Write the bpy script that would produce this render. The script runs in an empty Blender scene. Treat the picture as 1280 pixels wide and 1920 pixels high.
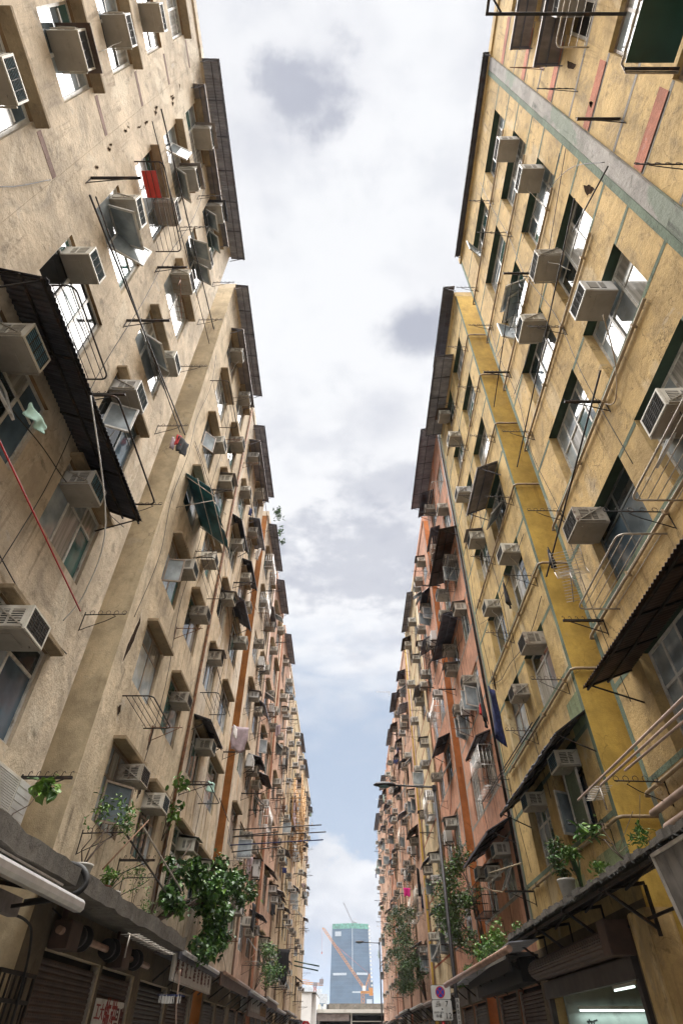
import bpy, bmesh, math, random
from mathutils import Vector, Matrix
R = math.radians
random.seed(7)
S = bpy.context.scene
C = S.collection

# ------------------------------------------------------------------ camera
cam_d = bpy.data.cameras.new("camera"); cam = bpy.data.objects.new("camera", cam_d); C.objects.link(cam)
cam.location = (0, 0, 1.6); cam.rotation_euler = (R(90 + 44.03), 0, 0)
cam_d.sensor_fit = 'AUTO'; cam_d.sensor_width = 36; cam_d.lens = 1034.4 / 1920 * 36
cam_d.shift_x = -8 / 1920; cam_d.clip_start = 0.05; cam_d.clip_end = 8000
S.camera = cam

# ------------------------------------------------------------------ light, sky, exposure
EXPO = 3.66
SUN_STRENGTH = 1.5
SKY_GAIN = 1.0
S.view_settings.view_transform = 'Standard'; S.view_settings.look = 'None'
S.view_settings.exposure = EXPO; S.view_settings.gamma = 1
sun_d = bpy.data.lights.new("sun", 'SUN'); sun = bpy.data.objects.new("sun", sun_d); C.objects.link(sun)
sun_d.energy = SUN_STRENGTH; sun_d.angle = R(80); sun_d.color = (1.0, 0.965, 0.92)
SUN_EL = R(88)
sun.rotation_euler = (SUN_EL - R(90), 0, 0)          # a broad overcast glow high over the street, 
sun.location = (0, 30, 60)
W = bpy.data.worlds.new("World"); S.world = W; W.use_nodes = True
def build_sky():
    nt = W.node_tree; nt.nodes.clear(); N = nt.nodes; L = nt.links
    out = N.new('ShaderNodeOutputWorld'); bg = N.new('ShaderNodeBackground'); bg.inputs['Strength'].default_value = 0.05 * SKY_GAIN
    L.new(bg.outputs[0], out.inputs[0])
    sky = N.new('ShaderNodeTexSky'); sky.sky_type = 'NISHITA'; sky.sun_disc = False
    sky.sun_elevation = SUN_EL; sky.sun_rotation = R(0); sky.air_density = 1.2; sky.dust_density = 2.0
    tc = N.new('ShaderNodeTexCoord'); sep = N.new('ShaderNodeSeparateXYZ'); L.new(tc.outputs['Generated'], sep.inputs[0])
    def math_(op, a, b=None, clamp=False):
        m = N.new('ShaderNodeMath'); m.operation = op; m.use_clamp = clamp
        for i, v in enumerate((a, b)):
            if v is None: continue
            if isinstance(v, (int, float)): m.inputs[i].default_value = v
            else: L.new(v, m.inputs[i])
        return m.outputs[0]
    zc = math_('MAXIMUM', sep.outputs['Z'], 0.12)
    px = math_('DIVIDE', sep.outputs['X'], zc); py = math_('DIVIDE', sep.outputs['Y'], zc)
    comb = N.new('ShaderNodeCombineXYZ'); L.new(px, comb.inputs[0]); L.new(py, comb.inputs[1])
    def noise(scale, detail, rough, off=(0, 0, 0), dist=0.0, vec=None, sc=(1, 1, 1)):
        mp = N.new('ShaderNodeMapping'); mp.inputs['Location'].default_value = off; mp.inputs['Scale'].default_value = sc
        L.new(vec or comb.outputs[0], mp.inputs[0])
        n = N.new('ShaderNodeTexNoise'); n.inputs['Scale'].default_value = scale; n.inputs['Detail'].default_value = detail
        n.inputs['Roughness'].default_value = rough; n.inputs['Distortion'].default_value = dist
        L.new(mp.outputs[0], n.inputs['Vector']); return n.outputs['Fac']
    def ramp(fac, p0, p1):
        m = N.new('ShaderNodeMapRange'); m.interpolation_type = 'SMOOTHSTEP'
        m.inputs['From Min'].default_value = p0; m.inputs['From Max'].default_value = p1; L.new(fac, m.inputs['Value']); return m.outputs[0]
    def mix(fac, a, b):
        m = N.new('ShaderNodeMix'); m.data_type = 'RGBA'
        if isinstance(fac, float): m.inputs[0].default_value = fac
        else: L.new(fac, m.inputs[0])
        for i, v in ((6, a), (7, b)):
            if isinstance(v, tuple): m.inputs[i].default_value = (*v, 1)
            else: L.new(v, m.inputs[i])
        return m.outputs[2]
    def blob(cx, cy, rx, ry, tex, amp):                      # a cloud lying at (cx, cy) on the cloud deck
        dx = math_('DIVIDE', math_('SUBTRACT', px, cx), rx); dy = math_('DIVIDE', math_('SUBTRACT', py, cy), ry)
        r2 = math_('ADD', math_('MULTIPLY', dx, dx), math_('MULTIPLY', dy, dy))
        v = math_('SUBTRACT', 1.0, math_('SQRT', r2))
        v = math_('ADD', v, math_('MULTIPLY', math_('SUBTRACT', tex, 0.5), amp))
        return ramp(v, 0.0, 0.75)
    n1 = noise(3.4, 9, 0.56, (3.1, 1.7, 0), 0.0)
    n2 = noise(8.0, 10, 0.62, (0.4, 5.2, 0), 0.0)
    n3 = noise(1.5, 6, 0.55, (8.4, 2.2, 0), 0.0)
    K = CLOUD_K * 1.0
    white = (0.98*K, 0.99*K, 1.04*K); bright = (1.12*K, 1.13*K, 1.16*K); grey = (0.50*K, 0.53*K, 0.64*K); mid = (0.80*K, 0.82*K, 0.90*K)
    col = mix(ramp(n3, 0.42, 0.66), bright, white)
    col = mix(math_('MULTIPLY', ramp(n1, 0.48, 0.70), 0.8), col, mid)
    b1 = blob(-0.035, 0.150, 0.10, 0.065, n2, 3.6); b2 = blob(0.145, 0.53, 0.10, 0.085, n2, 1.9); b3 = blob(0.10, 1.25, 0.55, 0.30, n2, 3.0)
    b4 = blob(0.12, 0.95, 0.22, 0.12, n2, 3.0)
    wisp = noise(5.5, 11, 0.64, (7.7, 3.3, 0), 0.15)
    col = mix(math_('MULTIPLY', ramp(wisp, 0.50, 0.68), 0.36), col, (0.70*K, 0.73*K, 0.83*K))
    col = mix(math_('MULTIPLY', b1, 0.74), col, grey); col = mix(math_('MULTIPLY', b2, 0.85), col, grey)
    col = mix(math_('MULTIPLY', b3, 0.60), col, grey); col = mix(math_('MULTIPLY', b4, 0.42), col, grey)
    # open blue band lower down the street, then a bank of cumulus, then the blue-grey murk over the harbour
    el = sep.outputs['Z']
    nv = noise(14, 8, 0.6, (1.3, 0.2, 0.5), 0.0, tc.outputs['Generated'], (1, 1, 1.6))
    nw = noise(9, 7, 0.6, (4.3, 0.2, 0.5), 0.3, tc.outputs['Generated'], (1, 1, 2.6))
    elj = math_('ADD', el, math_('MULTIPLY', math_('SUBTRACT', nw, 0.5), 0.30))
    haze_sky = mix(0.60, sky.outputs[0], (0.60*K, 0.70*K, 0.86*K))
    blue = mix(0.92, haze_sky, (0.50*K, 0.59*K, 0.74*K))
    col = mix(ramp(elj, 0.56, 0.34), col, blue)
    eln = math_('ADD', el, math_('MULTIPLY', math_('SUBTRACT', nv, 0.5), 0.12))
    bank = mix(ramp(noise(7, 7, 0.6, (2, 7, 1), 0, tc.outputs['Generated'], (1, 1, 2)), 0.4, 0.7), (1.02*K, 1.03*K, 1.06*K), (0.70*K, 0.73*K, 0.80*K))
    bm = N.new('ShaderNodeMapRange'); bm.inputs['From Min'].default_value = 0.222; bm.inputs['From Max'].default_value = 0.208; L.new(eln, bm.inputs['Value'])
    col = mix(bm.outputs[0], col, bank)
    murk = mix(ramp(eln, 0.125, 0.05), (0.60*K, 0.64*K, 0.74*K), (0.30*K, 0.44*K, 0.66*K))
    col = mix(ramp(eln, 0.155, 0.10), col, murk)
    L.new(col, bg.inputs['Color'])
CLOUD_K = 1.34
build_sky()

# ------------------------------------------------------------------ mesh helpers
class MB:
    def __init__(s): s.v = []; s.f = []; s.m = []; s.sm = []
    def face(s, pts, mat=0, smooth=False):
        i = len(s.v); s.v += [tuple(p) for p in pts]; s.f.append(tuple(range(i, i + len(pts)))); s.m.append(mat); s.sm.append(smooth)
    def box(s, a, b, mat=0):
        x0, y0, z0 = [min(p, q) for p, q in zip(a, b)]; x1, y1, z1 = [max(p, q) for p, q in zip(a, b)]
        i = len(s.v)
        s.v += [(x0,y0,z0),(x1,y0,z0),(x1,y1,z0),(x0,y1,z0),(x0,y0,z1),(x1,y0,z1),(x1,y1,z1),(x0,y1,z1)]
        for q in ((3,2,1,0),(4,5,6,7),(0,1,5,4),(1,2,6,5),(2,3,7,6),(3,0,4,7)):
            s.f.append(tuple(i + k for k in q)); s.m.append(mat); s.sm.append(False)
    def obox(s, c, ax, ay, az, mat=0):                     # oriented box from centre and three half vectors
        c, ax, ay, az = map(Vector, (c, ax, ay, az)); i = len(s.v)
        for sz in (-1, 1):
            for sx, sy in ((-1,-1),(1,-1),(1,1),(-1,1)): s.v.append(tuple(c + ax*sx + ay*sy + az*sz))
        for q in ((3,2,1,0),(4,5,6,7),(0,1,5,4),(1,2,6,5),(2,3,7,6),(3,0,4,7)):
            s.f.append(tuple(i + k for k in q)); s.m.append(mat); s.sm.append(False)
    def bar(s, p, q, w, h=None, mat=0):
        p, q = Vector(p), Vector(q); d = q - p
        if d.length < 1e-6: return
        u = d.normalized(); a = u.cross(Vector((0,0,1)))
        if a.length < 1e-3: a = Vector((1,0,0))
        a.normalize(); b = u.cross(a); h = h or w
        s.obox((p+q)/2, a*w/2, b*h/2, d/2, mat)
    def tube(s, pts, r, n=6, mat=0, r1=None, cap=True):
        pts = [Vector(p) for p in pts]; rings = []; k = len(pts)
        prev = None
        for i, p in enumerate(pts):
            t = (pts[min(i+1,k-1)] - pts[max(i-1,0)])
            if t.length < 1e-9: t = Vector((0,0,1))
            t.normalize()
            a = prev if prev is not None else (Vector((0,0,1)) if abs(t.z) < .9 else Vector((1,0,0)))
            a = a - t*a.dot(t)
            if a.length < 1e-4: a = t.orthogonal()
            a.normalize(); prev = a; b = t.cross(a)
            rr = r if r1 is None else r + (r1-r)*i/max(1,k-1)
            i0 = len(s.v); s.v += [tuple(p + a*rr*math.cos(2*math.pi*j/n) + b*rr*math.sin(2*math.pi*j/n)) for j in range(n)]
            rings.append(i0)
        for a0, b0 in zip(rings, rings[1:]):
            for j in range(n):
                s.f.append((a0+j, a0+(j+1)%n, b0+(j+1)%n, b0+j)); s.m.append(mat); s.sm.append(True)
        if cap:
            s.f.append(tuple(rings[0]+j for j in reversed(range(n)))); s.m.append(mat); s.sm.append(False)
            s.f.append(tuple(rings[-1]+j for j in range(n))); s.m.append(mat); s.sm.append(False)
    def lathe(s, prof, n=14, mat=0, at=(0,0,0)):
        i0 = len(s.v)
        for r, z in prof: s.v += [(at[0]+r*math.cos(2*math.pi*j/n), at[1]+r*math.sin(2*math.pi*j/n), at[2]+z) for j in range(n)]
        for k in range(len(prof)-1):
            for j in range(n):
                s.f.append((i0+k*n+j, i0+k*n+(j+1)%n, i0+(k+1)*n+(j+1)%n, i0+(k+1)*n+j)); s.m.append(mat); s.sm.append(True)
    def mesh(s, name, mats, bevel=0):
        me = bpy.data.meshes.new(name); me.from_pydata(s.v, [], s.f)
        for m in (mats if isinstance(mats, (list, tuple)) else [mats]): me.materials.append(m)
        me.polygons.foreach_set('material_index', s.m); me.polygons.foreach_set('use_smooth', s.sm)
        if bevel:
            bm = bmesh.new(); bm.from_mesh(me); bmesh.ops.remove_doubles(bm, verts=bm.verts, dist=1e-5)
            bmesh.ops.bevel(bm, geom=[e for e in bm.edges], offset=bevel, segments=2, affect='EDGES', clamp_overlap=True)
            bm.to_mesh(me); bm.free()
        me.update(); return me
def obj(name, mb, mats, parent=None, bevel=0, loc=None, rot=None):
    me = mb if isinstance(mb, bpy.types.Mesh) else mb.mesh(name, mats, bevel)
    o = bpy.data.objects.new(name, me); C.objects.link(o)
    if parent: o.parent = parent
    if loc: o.location = loc
    if rot is not None: o.rotation_euler = (0, 0, rot)
    return o
def tag(o, label, cat, group=None):
    o['label'] = label; o['category'] = cat
    if group: o['group'] = group
    return o
def thing(name, label, cat, loc=(0,0,0), rot=0, group=None):
    o = bpy.data.objects.new(name, None); C.objects.link(o); o.empty_display_size = .1
    o.location = loc; o.rotation_euler = (0, 0, rot)
    return tag(o, label, cat, group)
def kind(o, k): o['kind'] = k; return o
def copy_tree(o, parent=None):
    c = o.copy(); C.objects.link(c); c.parent = parent
    for ch in PROTO.get(o.name, ()): copy_tree(ch, c)
    return c
PROTO = {}
def register(o):
    PROTO[o.name] = [c for c in bpy.data.objects if c.parent == o]
    for c in PROTO[o.name]: register(c)
WX = 5.1                                                   # half width of the street, house front to house front
def at_wall(s, Y, z, d=0.0): return (s*(WX-d), Y, z)
def rot_of(s): return 0.0 if s < 0 else math.pi

# ------------------------------------------------------------------ materials
def nmat(name):
    m = bpy.data.materials.new(name); m.use_nodes = True; nt = m.node_tree
    b = nt.nodes['Principled BSDF']; return m, nt, b
def lk(nt, a, b): nt.links.new(a, b)
def tex_noise(nt, scale, detail=4, rough=.55, mp=(1,1,1), off=(0,0,0), dist=0, obj_space=False):
    if obj_space: src = nt.nodes.new('ShaderNodeTexCoord').outputs['Object']
    else: src = nt.nodes.new('ShaderNodeNewGeometry').outputs['Position']
    m = nt.nodes.new('ShaderNodeMapping'); m.inputs['Scale'].default_value = mp; m.inputs['Location'].default_value = off; lk(nt, src, m.inputs[0])
    n = nt.nodes.new('ShaderNodeTexNoise'); n.inputs['Scale'].default_value = scale; n.inputs['Detail'].default_value = detail
    n.inputs['Roughness'].default_value = rough; n.inputs['Distortion'].default_value = dist; lk(nt, m.outputs[0], n.inputs['Vector'])
    return n.outputs['Fac']
def rng(nt, fac, a, b, c=0.0, d=1.0):
    m = nt.nodes.new('ShaderNodeMapRange'); m.interpolation_type = 'SMOOTHSTEP'
    for k, v in (('From Min', a), ('From Max', b), ('To Min', c), ('To Max', d)): m.inputs[k].default_value = v
    lk(nt, fac, m.inputs['Value']); return m.outputs[0]
def mixc(nt, fac, a, b, mode='MIX'):
    m = nt.nodes.new('ShaderNodeMix'); m.data_type = 'RGBA'; m.blend_type = mode
    if isinstance(fac, (int, float)): m.inputs[0].default_value = fac
    else: lk(nt, fac, m.inputs[0])
    for i, v in ((6, a), (7, b)):
        if isinstance(v, tuple): m.inputs[i].default_value = (*v[:3], 1)
        else: lk(nt, v, m.inputs[i])
    return m.outputs[2]
def bump(nt, b, fac, strength, dist=.01):
    n = nt.nodes.new('ShaderNodeBump'); n.inputs['Strength'].default_value = strength; n.inputs['Distance'].default_value = dist
    lk(nt, fac, n.inputs['Height'])
    if b.inputs['Normal'].links: lk(nt, b.inputs['Normal'].links[0].from_socket, n.inputs['Normal'])
    lk(nt, n.outputs[0], b.inputs['Normal'])
def simple(name, col, rough=.6, metal=0, var=.15, scale=6, bmp=0, spec=.5, dirt=None, dirt_amt=.5, obj_space=True):
    m, nt, b = nmat(name); b.inputs['Roughness'].default_value = rough; b.inputs['Metallic'].default_value = metal
    b.inputs['Specular IOR Level'].default_value = spec
    n = tex_noise(nt, scale, 6, obj_space=obj_space)
    lo = tuple(c*(1-var) for c in col); hi = tuple(min(1, c*(1+var)) for c in col)
    c = mixc(nt, rng(nt, n, .3, .7), lo, hi)
    if dirt: c = mixc(nt, rng(nt, tex_noise(nt, scale*.7, 8, .65, off=(3,1,2), obj_space=obj_space), .52, .68, 0, dirt_amt), c, dirt)
    lk(nt, c, b.inputs['Base Color'])
    if bmp: bump(nt, b, tex_noise(nt, scale*6, 4, obj_space=obj_space), bmp, .01)
    return m
def wall_mat(name, base, stain, streak=.5, patch=None, patch_at=.6, grime=.5, seed=0, rough_b=.62):
    m, nt, b = nmat(name); b.inputs['Roughness'].default_value = .88; b.inputs['Specular IOR Level'].default_value = .25
    lo = tuple(c*.66 for c in base); hi = tuple(min(1, c*1.12) for c in base)
    c = mixc(nt, rng(nt, tex_noise(nt, 1.1, 10, .68, off=(seed,2,seed)), .32, .68), lo, hi)
    c = mixc(nt, rng(nt, tex_noise(nt, 5, 6, .6, mp=(1,1,.8), off=(seed,5,1)), .45, .75, 0, .35), c, tuple(x*.72 for x in base))
    if patch:
        pf = tex_noise(nt, .55, 7, .6, mp=(1,1.3,.55), off=(4+seed,1,7), dist=.6)
        c = mixc(nt, rng(nt, pf, patch_at, patch_at+.05, 0, .85), c, patch)
    s1 = tex_noise(nt, 1.0, 8, .66, mp=(2.6,2.6,.42), off=(seed,seed*2,0), dist=.5)
    s2 = tex_noise(nt, 1.0, 6, .65, mp=(9,9,.9), off=(2,seed,4), dist=.4)
    big = tex_noise(nt, .35, 4, .5, off=(seed,9,3))
    st = nt.nodes.new('ShaderNodeMath'); st.operation = 'MULTIPLY'; lk(nt, rng(nt, s1, .50, .72), st.inputs[0]); lk(nt, rng(nt, big, .36, .62, .15, 1.0), st.inputs[1])
    c = mixc(nt, rng(nt, st.outputs[0], 0, 1, 0, streak*.75), c, stain)
    c = mixc(nt, rng(nt, s2, .56, .80, 0, streak*.35), c, tuple(x*.7 for x in stain))
    gz = nt.nodes.new('ShaderNodeNewGeometry'); sz = nt.nodes.new('ShaderNodeSeparateXYZ'); lk(nt, gz.outputs['Position'], sz.inputs[0])
    def mth(op, a, b_):
        q = nt.nodes.new('ShaderNodeMath'); q.operation = op
        for i, v in enumerate((a, b_)):
            if isinstance(v, (int, float)): q.inputs[i].default_value = v
            elif v is not None: lk(nt, v, q.inputs[i])
        return q.outputs[0]
    fr = mth('FRACT', mth('DIVIDE', mth('SUBTRACT', sz.outputs['Z'], 1.83), 3.02), None)      # rain runs down from every sill
    run = mth('MULTIPLY', rng(nt, fr, .40, .99), rng(nt, tex_noise(nt, 1.0, 6, .66, mp=(5,5,.38), off=(seed,7,2), dist=.4), .53, .68))
    c = mixc(nt, mth('MULTIPLY', run, min(1, streak*1.15)), c, tuple(x*.42 for x in stain))
    pl = tex_noise(nt, 1.5, 9, .66, off=(seed*3,2,11), dist=.5)
    c = mixc(nt, rng(nt, pl, .635, .66, 0, .75*min(1, grime*1.6)), c, tuple(.55*x+.14 for x in base))
    c = mixc(nt, rng(nt, pl, .70, .715, 0, .8*min(1, grime*1.6)), c, (.12,.095,.075))
    gr = tex_noise(nt, 2.6, 10, .72, off=(seed,3,seed*3), dist=.3)
    c = mixc(nt, rng(nt, gr, .545, .68, 0, grime), c, tuple(x*.32 for x in base))
    zone = tex_noise(nt, .8, 9, .7, mp=(1,1,.7), off=(seed*2,6,seed), dist=1.2)
    c = mixc(nt, rng(nt, zone, .52, .66, 0, .55*min(1, grime*1.5)), c, tuple(.30*x+.045 for x in base))
    fine = tex_noise(nt, 45, 3, .6)
    c = mixc(nt, rng(nt, fine, .35, .75, 0, .16), c, tuple(x*.6 for x in base))
    vor = nt.nodes.new('ShaderNodeTexVoronoi'); vor.feature = 'DISTANCE_TO_EDGE'; vor.inputs['Scale'].default_value = .75
    geo = nt.nodes.new('ShaderNodeNewGeometry'); nz = nt.nodes.new('ShaderNodeTexNoise'); nz.inputs['Scale'].default_value = 1.6; nz.inputs['Detail'].default_value = 7
    lk(nt, geo.outputs['Position'], nz.inputs['Vector'])
    add = nt.nodes.new('ShaderNodeVectorMath'); add.operation = 'MULTIPLY_ADD'; add.inputs[1].default_value = (.9,.9,.9)
    lk(nt, nz.outputs['Color'], add.inputs[0]); lk(nt, geo.outputs['Position'], add.inputs[2]); lk(nt, add.outputs[0], vor.inputs['Vector'])
    crk = nt.nodes.new('ShaderNodeMath'); crk.operation = 'MULTIPLY'
    lk(nt, rng(nt, vor.outputs['Distance'], .008, .0, 0, 1), crk.inputs[0]); lk(nt, rng(nt, tex_noise(nt, .5, 3, .5, off=(seed,1,8)), .52, .62), crk.inputs[1])
    c = mixc(nt, rng(nt, crk.outputs[0], 0, 1, 0, .7), c, tuple(x*.28 for x in base))
    lk(nt, c, b.inputs['Base Color'])
    bump(nt, b, tex_noise(nt, 7, 10, .70), rough_b, .05); bump(nt, b, gr, .5*rough_b, .05); bump(nt, b, fine, .5, .010)
    return m
def glass_mat(name, col, rough=.04, curtain=False):
    m, nt, b = nmat(name)
    n = tex_noise(nt, 2.2, 4, .5, obj_space=True, mp=(1, 6 if curtain else 1, .3 if curtain else 1))
    c = mixc(nt, rng(nt, n, .35, .7), tuple(x*.55 for x in col), col); lk(nt, c, b.inputs['Base Color'])
    b.inputs['Roughness'].default_value = rough; b.inputs['Specular IOR Level'].default_value = .5; b.inputs['IOR'].default_value = 1.52
    b.inputs['Coat Weight'].default_value = .0; b.inputs['Coat Roughness'].default_value = .03
    bump(nt, b, tex_noise(nt, 3, 2, .5, obj_space=True), .05, .02)
    return m
def corr_mat(name, col, rust=(.09,.035,.02), amt=.6, rough=.55, metal=.3):
    m, nt, b = nmat(name); b.inputs['Roughness'].default_value = rough; b.inputs['Metallic'].default_value = metal
    n = tex_noise(nt, 1.2, 9, .68); n2 = tex_noise(nt, 4, 6, .6, mp=(.4,1,1))
    c = mixc(nt, rng(nt, n2, .35, .7), tuple(x*.75 for x in col), tuple(x*1.2 for x in col))
    c = mixc(nt, rng(nt, n, .5, .68, 0, amt), c, rust); lk(nt, c, b.inputs['Base Color']); bump(nt, b, n, .2, .01)
    return m
def leaf_mat(name, col):
    m, nt, b = nmat(name); b.inputs['Roughness'].default_value = .42
    n = tex_noise(nt, 3, 3); lk(nt, mixc(nt, rng(nt, n, .3, .7), tuple(x*.6 for x in col), tuple(x*1.3 for x in col)), b.inputs['Base Color'])
    b.inputs['Transmission Weight'].default_value = 0; b.inputs['Subsurface Weight'].default_value = 0
    return m
def emit(name, col, s):
    m, nt, b = nmat(name); b.inputs['Emission Color'].default_value = (*col, 1); b.inputs['Emission Strength'].default_value = s
    b.inputs['Base Color'].default_value = (.8,.8,.8,1); return m

M = {}
M['hole'] = simple('broken_hollow', (.045,.032,.024), 1.0, 0, .4, 9, spec=0)
M['frame_white'] = simple('window_frame_white', (.50,.49,.46), .45, 0, .15, dirt=(.16,.14,.11), dirt_amt=.7)
M['frame_brown'] = simple('window_frame_brown', (.22,.17,.13), .5, 0, .2)
M['frame_dark'] = simple('window_frame_dark', (.10,.11,.11), .5, .3, .2)
GL = [glass_mat('glass_pale', (.36,.41,.44)), glass_mat('glass_dark', (.030,.042,.046)), glass_mat('glass_teal', (.07,.17,.165)),
      glass_mat('glass_grey', (.13,.16,.18)), glass_mat('glass_curtain', (.40,.39,.36), .12, True), glass_mat('glass_blue', (.10,.15,.20)), glass_mat('glass_deep', (.015,.018,.02))]
M['ac_cream'] = simple('ac_cream_paint', (.60,.57,.50), .5, 0, .06, 3, dirt=(.30,.25,.18), dirt_amt=.45)
M['ac_grey'] = simple('ac_grey_paint', (.57,.56,.54), .5, 0, .06, 3, dirt=(.30,.27,.23), dirt_amt=.4)
M['ac_rust'] = simple('ac_rusty_paint', (.36,.32,.26), .6, .1, .2, 6, dirt=(.10,.05,.03), dirt_amt=.9)
M['ac_pan'] = simple('ac_base_pan', (.27,.24,.20), .6, .1, .12, 3, dirt=(.17,.13,.10), dirt_amt=.5)
M['ac_vent'] = simple('ac_vent_dark', (.045,.04,.036), .7, 0, .3, 9)
M['ac_fin'] = simple('ac_fin_blue', (.09,.22,.31), .5, .2, .3, 7, dirt=(.05,.05,.05), dirt_amt=.7)
M['ac_fin_grey'] = simple('ac_fin_grey', (.10,.11,.12), .5, .2, .3, 7)
M['strut'] = simple('ac_strut', (.36,.33,.28), .5, .2, .2)
M['iron'] = simple('black_iron', (.022,.019,.018), .6, .4, .4, 8, dirt=(.10,.045,.02), dirt_amt=.6)
M['rust'] = simple('rusty_iron', (.16,.075,.035), .75, .2, .4, 8)
M['steel'] = simple('dull_steel', (.42,.38,.33), .4, .5, .2, 8, dirt=(.18,.11,.07), dirt_amt=.6)
M['pvc'] = simple('pink_pvc', (.42,.30,.24), .5, 0, .15, 3, dirt=(.16,.11,.08), dirt_amt=.5, obj_space=False)
M['pvc_cream'] = simple('cream_pvc', (.34,.27,.16), .5, 0, .2, 3, dirt=(.12,.09,.06), dirt_amt=.6, obj_space=False)
M['pvc_tan'] = simple('tan_pipe', (.30,.22,.13), .5, 0, .2, 3, dirt=(.10,.07,.05), dirt_amt=.6, obj_space=False)
M['corr_dark'] = corr_mat('corrugated_dark', (.11,.115,.145)); M['corr_grey'] = corr_mat('corrugated_grey', (.34,.35,.40), amt=.15)
M['corr_brown'] = corr_mat('corrugated_brown', (.10,.07,.055), amt=.7); M['corr_black'] = corr_mat('corrugated_black', (.065,.066,.08), amt=.35)
M['corr_rough'] = corr_mat('corrugated_mossy', (.06,.06,.055), (.16,.15,.12), .8)
M['hood_grey'] = corr_mat('painted_grey_sheet', (.25,.215,.20), (.13,.08,.06), .35, .6, .1)
M['concrete'] = wall_mat('old_concrete', (.17,.155,.135), (.05,.045,.04), .9, None, .6, .8, 3)
M['hood_conc'] = wall_mat('window_hood_plaster', (.33,.25,.155), (.10,.06,.03), .6, None, .6, .4, 5)
M['asphalt'] = simple('asphalt', (.05,.05,.052), .9, 0, .25, 1.2, .5, obj_space=False, dirt=(.03,.03,.03))
M['paving'] = simple('paving', (.20,.19,.17), .85, 0, .2, 2, .3, obj_space=False, dirt=(.08,.075,.07))
M['kerb'] = simple('kerb_stone', (.28,.27,.25), .85, 0, .2, 3, .3, obj_space=False)
M['yellow_paint'] = simple('road_yellow', (.55,.40,.06), .7, 0, .2, 3, obj_space=False)
M['red_plastic'] = simple('red_plastic', (.50,.03,.02), .4, 0, .1)
M['green_sheet'] = simple('green_sheet', (.012,.045,.033), .3, 0, .35, 1.4)
M['teal_cloth'] = simple('teal_tarpaulin', (.015,.10,.13), .65, 0, .4, 2.5, .2)
LEAF = [leaf_mat('leaf_dark', (.030,.078,.020)), leaf_mat('leaf_mid', (.060,.150,.026)), leaf_mat('leaf_light', (.13,.24,.035)), leaf_mat('leaf_olive', (.075,.10,.028))]
M['bark'] = simple('bark', (.085,.06,.045), .9, 0, .3, 9, .5)
M['pot_white'] = simple('white_pot', (.50,.48,.44), .5, 0, .12, 5, dirt=(.2,.17,.13), dirt_amt=.6)
M['pot_clay'] = simple('clay_pot', (.22,.07,.045), .7, 0, .2, 6)
M['cloth_navy'] = simple('navy_cloth', (.012,.018,.075), .9, 0, .4, 9); M['cloth_black'] = simple('black_cloth', (.012,.011,.013), .9, 0, .3, 6)
M['cloth_white'] = simple('white_cloth', (.55,.52,.50), .9, 0, .1, 5); M['cloth_red'] = simple('red_cloth', (.42,.03,.03), .9, 0, .2, 6)
M['cloth_pink'] = simple('pink_cloth', (.60,.02,.22), .9, 0, .2, 6); M['cloth_mint'] = simple('mint_cloth', (.35,.52,.45), .9, 0, .15, 6)
M['cloth_mauve'] = simple('mauve_cloth', (.33,.26,.28), .9, 0, .15, 6)
M['bamboo'] = simple('bamboo', (.36,.20,.07), .6, 0, .25, 4)
M['shutter_brown'] = simple('shutter_brown', (.07,.042,.032), .55, .2, .35, 2.5, dirt=(.05,.03,.02), obj_space=False)
M['shutter_dark'] = simple('shutter_dark', (.055,.046,.042), .5, .3, .3, 2.5, dirt=(.02,.02,.02), obj_space=False)
M['black'] = simple('black_board', (.015,.014,.014), .6, 0, .3, 3)
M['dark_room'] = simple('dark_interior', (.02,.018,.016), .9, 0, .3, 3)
M['pole_grey'] = simple('lamp_post_grey', (.028,.026,.028), .5, .3, .2, 3, obj_space=False)
M['lamp_glass'] = simple('lamp_bowl', (.10,.16,.17), .25, 0, .2, 3)
M['alu'] = simple('aluminium', (.60,.58,.56), .35, .6, .12, 4)
M['copper_edge'] = simple('brown_gutter', (.30,.19,.14), .35, .4, .3, 4)
M['sign_white'] = simple('sign_white', (.56,.55,.52), .5, 0, .08, 3, dirt=(.25,.22,.17), dirt_amt=.5)
M['sign_red'] = simple('sign_red_paint', (.24,.012,.012), .6, 0, .25, 6); M['sign_maroon'] = simple('sign_maroon', (.085,.012,.012), .6, 0, .25, 6)
M['sign_blue'] = simple('sign_blue', (.01,.03,.34), .4, 0, .05); M['sign_bright_red'] = simple('sign_bright_red', (.42,.012,.018), .4, 0, .05)
M['sign_black'] = simple('sign_black', (.01,.01,.01), .5, 0, .05)
M['wood_grey'] = simple('weathered_boards', (.17,.155,.14), .8, 0, .3, 3, .3, dirt=(.07,.06,.055)); M['wood_edge'] = simple('board_edging', (.42,.38,.33), .6, 0, .2)
M['tube_light'] = emit('fluorescent_tube', (.82,1.0,.93), .22)
M['shop_wall'] = simple('shop_wall_paint', (.30,.34,.32), .7, 0, .15, 2.5, dirt=(.08,.08,.07), obj_space=False)
M['crane_yellow'] = simple('crane_yellow', (.42,.165,.012), .5, 0, .15, .3); M['crane_red'] = simple('crane_red', (.34,.05,.02), .5, 0, .15, .3); M['crane_white'] = simple('crane_pale', (.16,.13,.13), .5, 0, .1, .3)
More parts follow.
